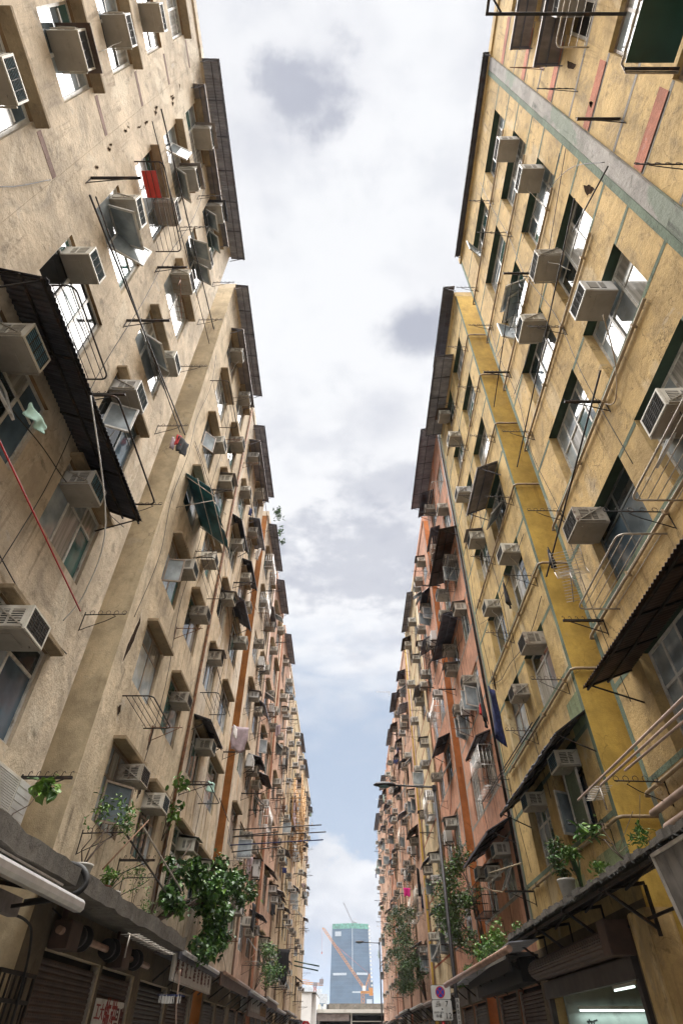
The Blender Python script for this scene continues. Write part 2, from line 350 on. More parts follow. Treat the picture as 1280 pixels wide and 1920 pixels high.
# ------------------------------------------------------------------ ground and street
mb = MB(); mb.face([(-3000,-600,0),(3000,-600,0),(3000,5000,0),(-3000,5000,0)]); kind(obj('ground', mb, M['paving']), 'structure')
mb = MB(); mb.face([(-3.2,-40,.004),(3.2,-40,.004),(3.2,103,.004),(-3.2,103,.004)]); mb.face([(-60,103,.004),(60,103,.004),(60,107,.004),(-60,107,.004)])
kind(obj('road', mb, M['asphalt']), 'structure')
for s in (-1, 1):
    mb = MB(); mb.box((s*3.35,-40,0.001),(s*5.7,101,.13)); kind(obj('pavement', mb, M['paving']), 'structure')
    mb = MB(); mb.box((s*3.2,-40,0.001),(s*3.347,101,.134)); kind(obj('kerb', mb, M['kerb']), 'structure')
    mb = MB(); mb.face([(s*3.1-.05,-40,.008),(s*3.1+.05,-40,.008),(s*3.1+.05,101,.008),(s*3.1-.05,101,.008)]); kind(obj('kerb_line', mb, M['yellow_paint']), 'structure')

# ------------------------------------------------------------------ windows
SILL = [0] + [1.83 + 3.02*n for n in range(1, 9)]
WH = 1.58; ROOF = 26.5
_wm = {}
def bars_for(style):
    return {'a': ([.5], [.70]), 'b': ([.34,.67], [.68]), 'c': ([.5], []), 'd': ([.33], [.5]), 'e': ([.25,.5,.75], [.6])}[style]
def win_frame(w, h, style, mk):
    key = ('f', round(w,2), round(h,2), style, mk)
    if key not in _wm:
        v, t = bars_for(style); mb = MB(); b = .055
        mb.box((-.03,-w/2,0),(.03,-w/2+b,h)); mb.box((-.03,w/2-b,0),(.03,w/2,h)); mb.box((-.03,-w/2+b,0),(.03,w/2-b,b)); mb.box((-.03,-w/2+b,h-b),(.03,w/2-b,h))
        for x in v: mb.box((-.026,-w/2+w*x-b*.5,b),(.026,-w/2+w*x+b*.5,h-b))
        for z in t:
            xs = [-w/2+b] + [-w/2+w*x for x in v] + [w/2-b]
            for x0, x1 in zip(xs, xs[1:]): mb.box((-.022,x0+.028,h*z-b*.45),(.022,x1-.028,h*z+b*.45))
        _wm[key] = mb.mesh('window_frame', M[mk])
    return _wm[key]
def win_pane(w, h, style, var, pale):
    key = ('p', round(w,2), round(h,2), style, var, pale)
    if key not in _wm:
        rnd = random.Random(hash((round(w*100), style, var, pale)) & 0xffff if False else int(w*100)+ord(style)*7+var*131+pale*17)
        v, t = bars_for(style); mb = MB(); xs = [-w/2] + [-w/2+w*x for x in v] + [w/2]; zs = [0] + [h*z for z in t] + [h]
        for x0, x1 in zip(xs, xs[1:]):
            for z0, z1 in zip(zs, zs[1:]):
                m = rnd.choice([0,0,4,0,0,4,3,2] if pale else [1,3,2,4,0,5,0,6])
                tx = rnd.uniform(-.012,.012); tz = rnd.uniform(-.012,.012)
                mb.box((-.006+tx, x0+.003, z0+.003), (.004+tx, x1-.003, z1-.003), m)
        _wm[key] = mb.mesh('pane', GL)
    return _wm[key]
_sash = {}
def sash_meshes(w, h, mk):
    key = (round(w,2), round(h,2), mk)
    if key not in _sash:
        mb = MB(); b = .045
        mb.box((-.02,0,0),(.02,b,h)); mb.box((-.02,w-b,0),(.02,w,h)); mb.box((-.02,b,0),(.02,w-b,b)); mb.box((-.02,b,h-b),(.02,w-b,h))
        g = MB(); g.box((-.005,b,b),(.005,w-b,h-b))
        _sash[key] = (mb.mesh('sash_frame', M[mk]), g.mesh('sash_pane', GL[random.choice([0,0,0,3])]))
    return _sash[key]
_hood = {}
def hood_mesh(w, mk, out):
    key = (round(w,2), mk, out)
    if key not in _hood:
        mb = MB(); mb.box((-.12,-w/2-.10,0),(out,w/2+.10,.085)); _hood[key] = mb.mesh('window_hood', M[mk], .008)
    return _hood[key]

# ------------------------------------------------------------------ buildings
class Bld: pass
BL = {}
def building(key, s, Y0, Y1, wm, phrase, label, cols, side_m=None, side_near=True, recess=.13, hood=None, style='ab', mk='frame_white', pale=.5, sash_p=.25,
             trim=None, bands=None, head=False, zt=ROOF, shops=None, floors=range(1,8), wh=WH, skip=()):
    b = Bld(); b.key, b.s, b.Y0, b.Y1, b.phrase, b.cols, b.wh = key, s, Y0, Y1, phrase, cols, wh; BL[key] = b
    t = thing('apartment_building', label, 'building', (s*WX, Y0, 0)); b.t = t
    L = Y1-Y0; rnd = random.Random(sum(map(ord, key))*13)
    P = lambda d, Y, z: (-s*d, Y-Y0, z)
    ops = []
    for ci, (ya, yb) in enumerate(cols):
        for n in floors:
            if (ci, n) in skip: continue
            ops.append((ya, yb, SILL[n], SILL[n]+wh, recess, ('w', ci, n)))
    for (ya, yb, za, zb, dep) in (shops or [(Y0+.35, (Y0+Y1)/2-.15, .14, 2.78, .18), ((Y0+Y1)/2+.15, Y1-.35, .14, 2.78, .18)]): ops.append((ya, yb, za, zb, dep, None))
    ys = sorted({Y0, Y1} | {o[0] for o in ops} | {o[1] for o in ops}); zs = sorted({0.0, 3.42, zt} | {o[2] for o in ops} | {o[3] for o in ops})
    mb = MB(); flip = (s > 0)
    def q(a, b_, c, d_, m=0): mb.face([a, d_, c, b_] if flip else [a, b_, c, d_], m)
    for y0, y1 in zip(ys, ys[1:]):
        for z0, z1 in zip(zs, zs[1:]):
            cy, cz = (y0+y1)/2, (z0+z1)/2
            if any(o[0] < cy < o[1] and o[2] < cz < o[3] for o in ops): continue
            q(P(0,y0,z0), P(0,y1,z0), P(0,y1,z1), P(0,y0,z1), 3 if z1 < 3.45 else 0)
    for (ya, yb, za, zb, r, tok) in ops:
        q(P(0,ya,za), P(0,ya,zb), P(-r,ya,zb), P(-r,ya,za)); q(P(0,yb,zb), P(0,yb,za), P(-r,yb,za), P(-r,yb,zb))
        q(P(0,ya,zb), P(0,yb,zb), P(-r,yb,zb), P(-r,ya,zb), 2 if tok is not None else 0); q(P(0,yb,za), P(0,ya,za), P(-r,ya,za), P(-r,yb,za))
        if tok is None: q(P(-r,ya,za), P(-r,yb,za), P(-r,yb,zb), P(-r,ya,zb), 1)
        else:                                                  # the wall core behind the window keeps the room dark
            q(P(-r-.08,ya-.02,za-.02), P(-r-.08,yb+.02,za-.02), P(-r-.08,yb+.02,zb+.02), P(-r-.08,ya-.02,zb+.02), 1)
    D = 9.0
    q(P(0,Y0,zt), P(0,Y1,zt), P(-D,Y1,zt), P(-D,Y0,zt)); q(P(-D,Y0,0), P(-D,Y0,zt), P(-D,Y1,zt), P(-D,Y1,0))
    obj('wall', mb, [wm, M['dark_room'], M['head_green'] if head else (M['head_brown'] if s < 0 else wm), WM['canopy_shade']], t)
    mb = MB(); mb.face([P(0,Y0,0), P(-D,Y0,0), P(-D,Y0,zt), P(0,Y0,zt)]); mb.face([P(0,Y1,0), P(0,Y1,zt), P(-D,Y1,zt), P(-D,Y1,0)])
    obj('side_wall', mb, side_m or wm, t)
    mb = MB(); mb.box(P(.06,Y0+.004,zt+.002), P(-.16,Y1-.004,zt+.42)); mb.box(P(-.16,Y0+.004,zt+.002), P(-D,Y0+.18,zt+.42)); obj('parapet', mb, wm, t)
    for (ya, yb, za, zb, r, tok) in ops:
        if tok is None: continue
        w, h = yb-ya, zb-za; st = rnd.choice(style); pl = 1 if rnd.random() < pale else 0
        loc = P(-r+.035, (ya+yb)/2, za); rz = rot_of(s)
        wnd = obj('window', win_frame(w, h, st, mk if rnd.random() > .25 else rnd.choice(['frame_white','frame_brown','frame_dark'])), None, t, loc=loc, rot=rz)
        obj('pane', win_pane(w, h, st, rnd.randrange(5), pl), None, wnd)
        _, ci, n = tok
        if rnd.random() < sash_p and (key, ci, n) not in NOSASH or (key, ci, n) in SASH:
            for k in range(rnd.choice([1,2,2]) if (key, ci, n) not in SASH else SASH[(key, ci, n)]):
                sw = w*rnd.choice([.32,.42]); sh = h*.50; fr, pn = sash_meshes(round(sw,1), round(sh,1), mk)
                y_off = -w/2+.06 + (w-.12-sw)*(rnd.random()*.4 if k == 0 else .6+rnd.random()*.4)
                if rnd.random() < .6:                              # top hung, tilted out
                    sa = obj('open_sash', fr, None, wnd); sa.location = (.04, y_off, .06); sa.rotation_euler = (0, 0, 0)
                    ang = R(rnd.uniform(28, 58)); sa.location = (.04 + math.sin(ang)*sh, y_off, .06+sh-math.cos(ang)*sh); sa.rotation_euler = (0, -ang, 0)
                else:                                              # side hung, swung out
                    ang = R(rnd.uniform(40, 85)) ; sa = obj('open_sash', fr, None, wnd); sa.location = (.05, y_off, .06); sa.rotation_euler = (0, 0, -ang)
                obj('sash_pane', pn, None, sa)
        if hood and rnd.random() < hood[2]:
            obj('window_hood', hood_mesh(w, hood[0], hood[1]), None, t, loc=P(0,(ya+yb)/2,zb+.004), rot=rz)
    if trim:
        mb = MB(); mat, edge = trim
        if edge[0]: mb.box(P(.004,Y0+.003,3.7), P(-.02,Y0+.15,zt-.05))
        if edge[1]: mb.box(P(.004,Y1-.15,3.7), P(-.02,Y1-.003,zt-.05))
        a = Y0+(.154 if edge[0] else .01); e = Y1-(.154 if edge[1] else .01)
        for n in range(1,8):
            mb.box(P(.004,a,SILL[n]-.105), P(-.02,e,SILL[n]-.008))
            segs = [a] + [v for c_ in cols for v in (c_[0]-.003, c_[1]+.003)] + [e]
            for y0, y1 in zip(segs[0::2], segs[1::2]): mb.box(P(.004,y0,SILL[n]+wh-.12), P(-.02,y1,SILL[n]+wh-.02))
        obj('painted_trim', mb, mat, t)
    if bands:
        mat, dz, hh = bands; mb = MB()
        for n in range(1,8):
            segs = [Y0+.01] + [v for c_ in cols for v in (c_[0]-.14, c_[1]+.14)] + [Y1-.02]
            for y0, y1 in zip(segs[0::2], segs[1::2]): mb.box(P(.004,y0,SILL[n]+dz), P(-.02,y1,SILL[n]+dz+hh))
        obj('painted_band', mb, mat, t)
    return b
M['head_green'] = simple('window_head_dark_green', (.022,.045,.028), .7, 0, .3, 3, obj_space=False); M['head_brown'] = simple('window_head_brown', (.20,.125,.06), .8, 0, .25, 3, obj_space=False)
ST = (.075,.042,.022); SBR = (.20,.095,.030)
WM = dict(
    canopy_shade = wall_mat('shop_wall_canopy_shade', (.18,.14,.095), (.08,.06,.045), .8, (.17,.135,.10), .55, .8, 24),  # stained plaster, base colour darkened to paint in the shade under the canopies
    moss = wall_mat('moss_green_paint', (.27,.32,.18), (.12,.13,.07), .7, (.38,.36,.2), .6, .6, 25),
    beige = wall_mat('plaster_beige', (.60,.50,.375), (.24,.17,.11), .45, (.64,.56,.44), .56, .75, 1),
    cream = wall_mat('plaster_cream', (.60,.49,.345), ST, .5, (.60,.50,.36), .56, .6, 2),
    stained = wall_mat('plaster_stained', (.60,.485,.34), SBR, .85, (.62,.55,.45), .52, .7, 3),
    pale = wall_mat('plaster_pale', (.58,.48,.36), ST, .6, (.52,.33,.20), .60, .55, 4),
    pink = wall_mat('plaster_pink', (.56,.37,.275), ST, .65, (.48,.33,.24), .55, .55, 5),
    tan = wall_mat('plaster_tan', (.57,.44,.30), ST, .75, (.50,.40,.29), .56, .6, 6),
    lemon = wall_mat('plaster_lemon', (.58,.465,.285), ST, .7, (.56,.48,.34), .58, .6, 7),
    yellow = wall_mat('plaster_yellow', (.57,.40,.18), (.17,.10,.04), .55, (.57,.44,.26), .58, .85, 8),
    yellow2 = wall_mat('plaster_yellow_worn', (.55,.395,.175), (.15,.10,.05), .6, (.53,.43,.26), .58, .8, 9),
    salmon = wall_mat('plaster_salmon', (.54,.285,.19), ST, .6, (.45,.15,.06), .60, .55, 10),
    salmon2 = wall_mat('plaster_salmon_pale', (.58,.37,.265), (.13,.06,.035), .7, (.52,.37,.28), .55, .55, 11),
    rose = wall_mat('plaster_rose', (.57,.355,.255), (.14,.07,.04), .7, (.46,.17,.08), .60, .55, 12),
    ochre = wall_mat('side_ochre', (.56,.375,.085), (.22,.12,.03), .35, None, .6, .25, 13, .2),
    sidebeige = wall_mat('side_beige', (.56,.455,.30), (.24,.15,.07), .35, None, .6, .3, 14, .2),
    brown = wall_mat('side_brown', (.30,.115,.028), (.12,.05,.02), .35, None, .6, .3, 15, .2),
    orange = wall_mat('side_orange', (.50,.18,.06), (.20,.06,.02), .4, None, .6, .3, 16, .2),
    sidepink = wall_mat('side_pink', (.42,.20,.12), (.16,.07,.04), .4, None, .6, .3, 17, .2),
    green = wall_mat('paint_green_line', (.155,.20,.145), (.10,.10,.07), .5, (.30,.30,.24), .62, .5, 18),
    greyline = wall_mat('paint_grey_line', (.30,.28,.25), (.12,.10,.08), .5, None, .6, .5, 19),
    mauve = wall_mat('paint_mauve', (.24,.155,.13), (.12,.08,.06), .4, None, .6, .4, 20),
    redline = wall_mat('paint_red_line', (.30,.085,.04), (.12,.05,.03), .5, None, .6, .5, 21),
    salmonpatch = wall_mat('paint_salmon_panel', (.52,.20,.125), (.20,.09,.05), .5, (.55,.33,.2), .6, .45, 22),
    peeled = wall_mat('peeled_grey_pier', (.36,.335,.31), (.14,.16,.12), .7, (.20,.24,.19), .52, .7, 23),
)
SASH = {('L1',1,3):1, ('L1',1,4):2, ('L1',0,4):2, ('L1',0,6):2, ('L1',1,6):2, ('L1',0,2):1, ('L1',1,7):2, ('L2',0,5):1, ('L2',0,3):1, ('L2',0,1):1,
        ('R1',1,5):3, ('R1',0,2):1, ('R1',1,7):1, ('R2',0,4):1, ('R2',0,1):1}
NOSASH = {(k,c,n) for k in ('L0','L1','L2','R0','R1','R2') for c in (0,1,2) for n in range(1,8)}
LH = ('hood_conc', .22, .85)
Lshop1 = [(3.3,6.3,.14,2.75,.2),(6.6,9.3,.14,2.75,.2)]
building('L0', -1, -6, 2.9, WM['beige'], 'mauve banded building', 'beige plaster apartment building with short mauve bands beside its windows', [(-4.6,-3.0),(-1.6,0.0),(.75,2.05)], recess=.13, hood=LH, bands=(WM['mauve'], 1.56, .17), style='ad', pale=.5, skip={(2,1)})
building('L1', -1, 2.903, 9.65, WM['beige'], 'near beige building', 'bare beige apartment building with open glazed sashes and bare rods, before a narrow gap', [(3.8,5.6),(6.7,8.5)], WM['sidebeige'], hood=LH, style='abd', pale=.75, shops=Lshop1)
building('L2', -1, 11.0, 17.6, WM['cream'], 'hooded cream building', 'cream apartment building with thick window hoods and a smooth side wall facing the gap', [(12.25,13.85),(15.0,16.6)], WM['sidebeige'], hood=('hood_conc',.28,1), style='abe', pale=.5, mk='frame_brown', shops=[(11.9,14.85,.14,2.8,.2),(15.0,17.4,.14,2.8,.2)])
building('L3', -1, 17.603, 24.5, WM['stained'], 'streaky cream building', 'cream apartment building with brown streaks, before the brown painted strip', [(18.4,20.0),(21.4,23.2)], WM['sidebeige'], hood=LH, pale=.5)
building('L4', -1, 26.1, 32.2, WM['pale'], 'pale building past the brown strip', 'pale plaster apartment building with a brown painted side wall', [(27.0,28.7),(29.7,31.4)], WM['brown'], hood=LH, pale=.6)
building('L5', -1, 32.203, 38.2, WM['pink'], 'pink building before the pink strip', 'faded pink apartment building behind the drying poles, on the left row', [(33.0,34.7),(35.8,37.5)], WM['sidepink'], hood=LH, pale=.6)
building('L6', -1, 39.8, 46.0, WM['pink'], 'pink building past the pink strip', 'pink apartment building with a pink painted side wall, left row', [(40.7,42.3),(43.6,45.2)], WM['sidepink'], hood=LH, pale=.6)
building('L7', -1, 46.003, 52.4, WM['tan'], 'tan building in the left row', 'tan plaster apartment building in the middle of the left row', [(46.9,48.5),(49.9,51.5)], WM['tan'], pale=.6)
building('L8', -1, 53.9, 60.2, WM['lemon'], 'yellow building by the scaffold', 'yellowish apartment building under the bamboo scaffold, left row', [(54.8,56.4),(57.7,59.3)], WM['tan'], pale=.6)
building('L9', -1, 60.203, 66.6, WM['tan'], 'cream building past the scaffold', 'cream tan apartment building just past the bamboo scaffold', [(61.1,62.7),(64.0,65.6)], WM['tan'], pale=.6)
building('L10', -1, 68.0, 76.0, WM['lemon'], 'second last left building', 'cream apartment building next to last in the left row', [(69.2,70.8),(73.0,74.6)], WM['tan'], pale=.6)
building('L11', -1, 76.003, 85.0, WM['cream'], 'last left building', 'cream apartment building at the far end of the left row', [(77.4,79.0),(81.4,83.0)], WM['tan'], pale=.6)
RT = (WM['green'], (True, True))
building('R0', 1, -6, 2.8, WM['yellow'], 'salmon panelled building', 'yellow apartment building with salmon panels under its windows, overhead on the right', [(-4.4,-2.9),(-1.7,-.2),(.25,1.5)], recess=.16, trim=(WM['greyline'], (False, False)), bands=(WM['salmonpatch'], 1.50, .42), style='ac', pale=.6, skip={(2,1),(2,2)})
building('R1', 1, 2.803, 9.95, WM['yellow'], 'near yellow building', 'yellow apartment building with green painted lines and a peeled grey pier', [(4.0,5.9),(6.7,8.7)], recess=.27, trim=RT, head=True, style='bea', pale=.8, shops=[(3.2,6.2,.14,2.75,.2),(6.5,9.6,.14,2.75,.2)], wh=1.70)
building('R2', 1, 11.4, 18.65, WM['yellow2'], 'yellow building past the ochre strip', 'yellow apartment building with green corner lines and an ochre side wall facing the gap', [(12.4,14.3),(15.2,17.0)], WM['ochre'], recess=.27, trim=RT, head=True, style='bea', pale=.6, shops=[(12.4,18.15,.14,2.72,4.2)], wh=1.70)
RG = (WM['greyline'], (True, True))
building('R3', 1, 18.653, 25.0, WM['salmon'], 'orange building', 'orange salmon apartment building with grey painted lines, before the orange strip', [(19.6,21.1),(22.4,23.9)], WM['orange'], trim=RG, pale=.5)
building('R4', 1, 26.6, 33.0, WM['salmon'], 'salmon building past the orange strip', 'salmon apartment building with a bright orange side wall', [(27.6,29.2),(30.4,32.0)], WM['orange'], trim=RG, pale=.5)
building('R5', 1, 33.003, 41.2, WM['lemon'], 'mustard building', 'streaked mustard yellow apartment building in the right row', [(34.2,35.8),(38.0,39.6)], WM['ochre'], trim=(WM['redline'], (False, False)), pale=.6)
building('R6', 1, 42.8, 49.6, WM['salmon2'], 'pale salmon building', 'pale salmon apartment building past the mustard strip', [(43.8,45.3),(47.0,48.6)], WM['ochre'], pale=.6)
building('R7', 1, 49.603, 56.6, WM['rose'], 'rose building', 'rose apartment building in the middle of the right row', [(50.6,52.2),(54.0,55.6)], WM['rose'], pale=.6)
building('R8', 1, 58.1, 65.0, WM['salmon2'], 'salmon building behind the dark tree', 'salmon apartment building behind the dark leafy wall tree', [(59.2,60.7),(62.4,63.9)], WM['sidepink'], pale=.6)
building('R9', 1, 65.003, 72.0, WM['salmon'], 'reddish building by the far lamp', 'reddish apartment building beside the far street lamp', [(66.0,67.6),(69.4,71.0)], WM['rose'], pale=.6)
building('R10', 1, 73.5, 80.5, WM['rose'], 'third last right building', 'rose apartment building third from the far end of the right row', [(74.5,76.1),(77.9,79.5)], WM['sidepink'], pale=.6)
building('R11', 1, 80.503, 88.0, WM['salmon2'], 'second last right building', 'salmon apartment building next to last in the right row', [(81.6,83.2),(85.2,86.8)], WM['rose'], pale=.6)
building('R12', 1, 89.5, 99.5, WM['rose'], 'last right building', 'rose apartment building at the far end of the right row', [(90.9,92.5),(95.9,97.5)], WM['rose'], pale=.6)
# the peeled pier between the two nearest right buildings
pr = obj('pier', MB(), WM['peeled'], BL['R1'].t); 
mb = MB(); mb.box((-.05,.0,3.4),(.02,.36,ROOF-.03)); pr.data = mb.mesh('pier', [WM['peeled']], .012)
mb = MB(); mb.box((-.045,.362,3.4),(.02,.50,ROOF-.03)); obj('painted_edge', mb, WM['green'], BL['R1'].t)

# ------------------------------------------------------------------ air conditioners
ORD = ['ground','first','second','third','fourth','fifth','sixth','seventh','roof']
def ac_mesh_parts(cm, fin):
    case = MB(); case.box((-.12,-.335,0.02),(.52,.335,.44))
    c = obj('casing', case, M[cm], None, .012)
    g = MB(); g.box((.522,-.30,.05),(.540,.30,.41))
    for k in range(7): g.box((.541,-.30,.055+k*.052),(.552,.30,.062+k*.052), 1)
    for k in range(5): g.box((.541,-.30+k*.146,.05),(.550,-.285+k*.146,.41), 1)
    g.box((.515,-.335,.02),(.556,-.30,.44), 2); g.box((.515,.30,.02),(.556,.335,.44), 2); g.box((.515,-.30,.41),(.556,.30,.44), 2); g.box((.515,-.30,.02),(.556,.30,.05), 2)
    gr = obj('grille', g, [M[fin], M['ac_vent'], M[cm]], None)
    vs = []
    for sy in (-1, 1):
        v = MB()
        for x0, x1 in ((.10,.20),(.25,.44)):
            v.box((x0, sy*.336, .10),(x1, sy*.341, .36))
            for k in range(6): v.box((x0, sy*.342, .115+k*.042),(x1, sy*.349, .130+k*.042), 1)
        vs.append(obj('side_vent', v, [M['ac_vent'], M[cm]], None))
    p = MB(); p.box((-.10,-.325,0.0),(.53,.325,.019)); p.box((.05,-.20,-.012),(.30,.22,-.001)); p.tube([(.42,.2,0),(.42,.2,-.03)],.018,6); pan = obj('base_pan', p, M['ac_pan'], None)
    st = []
    for sy in (-1, 1):
        b = MB(); b.bar((-.02,sy*.362,.40),(.50,sy*.362,.06),.03,.02); b.bar((-.02,sy*.362,.03),(.52,sy*.362,.03),.03,.02); st.append(obj('support_strut', b, M['strut'], None))
    return [c, gr, *vs, pan, *st]
AC_P = []
for cm, fin in (('ac_cream','ac_fin'),('ac_grey','ac_fin_grey'),('ac_rust','ac_fin_grey'),('ac_grey','ac_fin'),('ac_cream','ac_fin_grey')):
    AC_P.append(ac_mesh_parts(cm, fin))
def far_ac(cm, fin):
    mb = MB(); mb.box((-.12,-.33,.02),(.52,.33,.44)); mb.box((.522,-.29,.06),(.535,.29,.40),1)
    for sy in (-1,1):
        mb.box((.08,sy*.331,.10),(.20,sy*.338,.36),2); mb.box((.25,sy*.331,.10),(.44,sy*.338,.36),2); mb.bar((-.02,sy*.35,.40),(.50,sy*.35,.05),.03,.02,3)
    mb.box((-.10,-.32,0),(.51,.32,.018),4)
    return mb.mesh('air_conditioner', [M[cm], M[fin], M['ac_vent'], M['strut'], M['ac_pan']])
FAR_AC = [far_ac(a, b) for a, b in (('ac_cream','ac_fin'),('ac_grey','ac_fin_grey'),('ac_rust','ac_fin_grey'),('ac_grey','ac_fin'))]
AC_N = [0]
def aircon(s, Y, z, label, variant=None, scale=1.0, d=0.0):
    r = random.Random(AC_N[0]*31+5); AC_N[0] += 1
    grp = 'window air conditioners on the house fronts'
    loc = at_wall(s, Y, z, d); rz = rot_of(s) + r.uniform(-.03,.03)
    if Y > 46:
        o = obj('air_conditioner', FAR_AC[r.randrange(4)], None); o.location = loc; o.rotation_euler = (0,0,rz); tag(o, label, 'air conditioner', grp); o.scale = (r.uniform(.8,1.0),)*3
        return o
    t = thing('air_conditioner', label, 'air conditioner', loc, rz, grp); t.scale = (scale*r.uniform(.78,.92),)*3; t.rotation_euler = (0, r.uniform(-.01,.05), rz)
    parts = AC_P[variant if variant is not None else r.choice([0,0,1,2,3,4])]
    skip = r.randrange(3)
    for p in parts:
        if p.name.startswith('support_strut') and skip == 0: continue
        c = p.copy(); C.objects.link(c); c.parent = t
    if Y < 34 and r.random() < .45:
        y_ = r.choice((-.2,.2)); mb = MB(); L_ = r.uniform(.5,1.3); dx = r.uniform(-.3,.0); mb.tube([(.30,y_,-.01),(.31,y_*1.05,-.12),(.22+dx*.3,y_*1.2,-.3),(.12,y_*1.4,-.3-L_*.5),(.02,y_*1.5,-.3-L_)], .009, 5); obj('drain_hose', mb, M[r.choice(['sign_white','black','pvc_cream'])], t)
    if Y < 46 and r.random() < .22:
        mb = MB(); mb.obox((.28,0,.50),(.40,0,-.05),(0,.42,0),(.0,0,.006)); mb.obox((.28,.1,.515),(.3,.02,-.03),(-.02,.25,0),(.0,0,.005)); obj('rain_cover', mb, M[r.choice(['corr_black','hood_grey','corr_brown'])], t)
    if r.random() < .35: t.rotation_euler = (r.uniform(-.05,.05), t.rotation_euler[1], t.rotation_euler[2])
    return t
def wlabel(b, ci, n, what, extra=''):
    pos = ('near' if ci == 0 else 'far') if len(b.cols) == 2 else ('nearest','middle','far')[ci]
    return f'{what} at {pos} {ORD[n]}-floor window of {b.phrase}{extra}'

# ------------------------------------------------------------------ awnings
def corr_sheet(Lh, D, drop, amp=.018, wl=.09, thick=.006, ragged=0, rnd=random):
    mb = MB(); n = max(4, int(2*Lh/wl*2)); k = 3
    outs = []
    rag = 0
    for j in range(n+1):
        if ragged and j % 5 == 0: rag = rnd.uniform(0, ragged)
        outs.append(D-rag*D*.3)
    for side in (0, 1):
        i0 = len(mb.v)
        for j in range(n+1):
            y = -Lh/2+Lh*j/n; w_ = amp*math.sin(2*math.pi*y/wl)
            for i in range(k+1):
                f = i/k; x = outs[j]*f; mb.v.append((x, y, -drop*f*outs[j]/D + w_ - (thick if side else 0)))
        for j in range(n):
            for i in range(k):
                a = i0+j*(k+1)+i; q = (a, a+k+1, a+k+2, a+1); mb.f.append(q if side else q[::-1]); mb.m.append(0); mb.sm.append(True)
    N0 = (n+1)*(k+1)
    for j in range(n):
        a = j*(k+1)+k; mb.f.append((a, a+k+1, N0+a+k+1, N0+a)); mb.m.append(0); mb.sm.append(False)
    return mb
def awning(s, Y, z, Lh, D, drop, mk, label, d=0.0, ragged=0, frame='iron', flat=False, tilt=0, cat='awning', name='metal_awning'):
    rnd = random.Random(int(Y*97+z*31)); t = thing(name, label, cat, at_wall(s, Y, z, d), rot_of(s), 'sheet metal awnings over the windows'); t.rotation_euler = (tilt, 0, rot_of(s))
    if flat:
        mb = MB(); nrm = Vector((drop,0,D)).normalized()*.01
        mb.obox((D/2,0,-drop/2), (D/2,0,-drop/2), (0,Lh/2,0), nrm); mb.box((D-.012,-Lh/2,-drop-.07),(D+.006,Lh/2,-drop-.005))
    else: mb = corr_sheet(Lh, D, drop, ragged=ragged, rnd=rnd, wl=.09 if Y < 40 else .14)
    obj('sheet', mb, M[mk], t)
    f = MB(); k = max(2, int(Lh/1.1)+1)
    if mk in ('corr_grey','corr_dark','hood_grey') and frame == 'iron' and z > 12: frame = 'corr_dark'
    if mk == 'hood_grey' and flat: k = 2
    for j in range(k):
        y = -Lh/2+.06+(Lh-.12)*j/(k-1); f.bar((0,y,-.035),(D*.95,y,-drop*.95-.035),.03,.03)
        if j in (0, k-1): f.bar((0,y,-drop-.30),(D*.85,y,-drop*.85-.045),.022,.022)
    f.bar((D*.5,-Lh/2,-drop*.5-.065),(D*.5,Lh/2,-drop*.5-.065),.03); f.bar((D*.92,-Lh/2,-drop*.92-.065),(D*.92,Lh/2,-drop*.92-.065),.03)
    obj('support_frame', f, M[frame], t)
    return t

# ------------------------------------------------------------------ iron racks, rods, cages
def rack_mesh(var, arm=.8):
    mb = MB()
    if var == 0:
        mb.tube([(-.02,0,0),(arm,0,.02)],.011,5); mb.tube([(0,0,-.32),(.03,.0,-.34),(.10,0,-.30),(.45,0,-.14),(.62,0,-.03),(.56,0,.0)],.008,5); mb.bar((0,0,-.36),(0,0,.06),.03,.012)
        for k in range(5):
            x = arm*(.18+.195*k); mb.tube([(x+.045*math.cos(a), 0, .05+.045*math.sin(a)) for a in [i*math.pi/4-1.57 for i in range(9)]],.006,4)
    elif var == 1:
        mb.box((-.02,-.025,-.02),(arm,.025,.02)); mb.bar((0,0,-.30),(arm*.85,0,-.02),.016); mb.bar((0,0,-.34),(0,0,.05),.04,.012)
        for k in range(6):
            x = arm*(.12+.165*k); mb.tube([(x,0,.02),(x+.01,0,.08),(x+.04,0,.10),(x+.05,0,.07)],.006,4)
    else:
        mb.tube([(-.02,0,0),(arm,0,0)],.012,5); mb.bar((0,0,-.36),(arm*.9,0,-.02),.014); mb.box((-.01,-.03,-.38),(.012,.03,.05))
        for k in range(4): mb.tube([(arm*(.25+.22*k),0,.0),(arm*(.25+.22*k),0,.07)],.006,4)
    return mb.mesh('drying_rack', M['iron' if var != 2 else 'rust'])
RACK = [rack_mesh(0), rack_mesh(1), rack_mesh(2), rack_mesh(0, 1.0), rack_mesh(1, 1.0)]
def rack(s, Y, z, label, var=0):
    o = obj('drying_rack', RACK[var], None); o.location = at_wall(s, Y, z); o.rotation_euler = (0,0,rot_of(s)); tag(o, label, 'drying rack', 'iron drying racks on the house fronts'); return o
def rod(p, q, r, mk, label, name='drying_pole', cat='drying pole', group='drying poles laid over the racks'):
    p, q = Vector(p), Vector(q); mb = MB(); mb.tube([(0,0,0), (q-p)/2, q-p], r, 7); o = obj(name, mb, M[mk]); o.location = p; tag(o, label, cat, group); return o
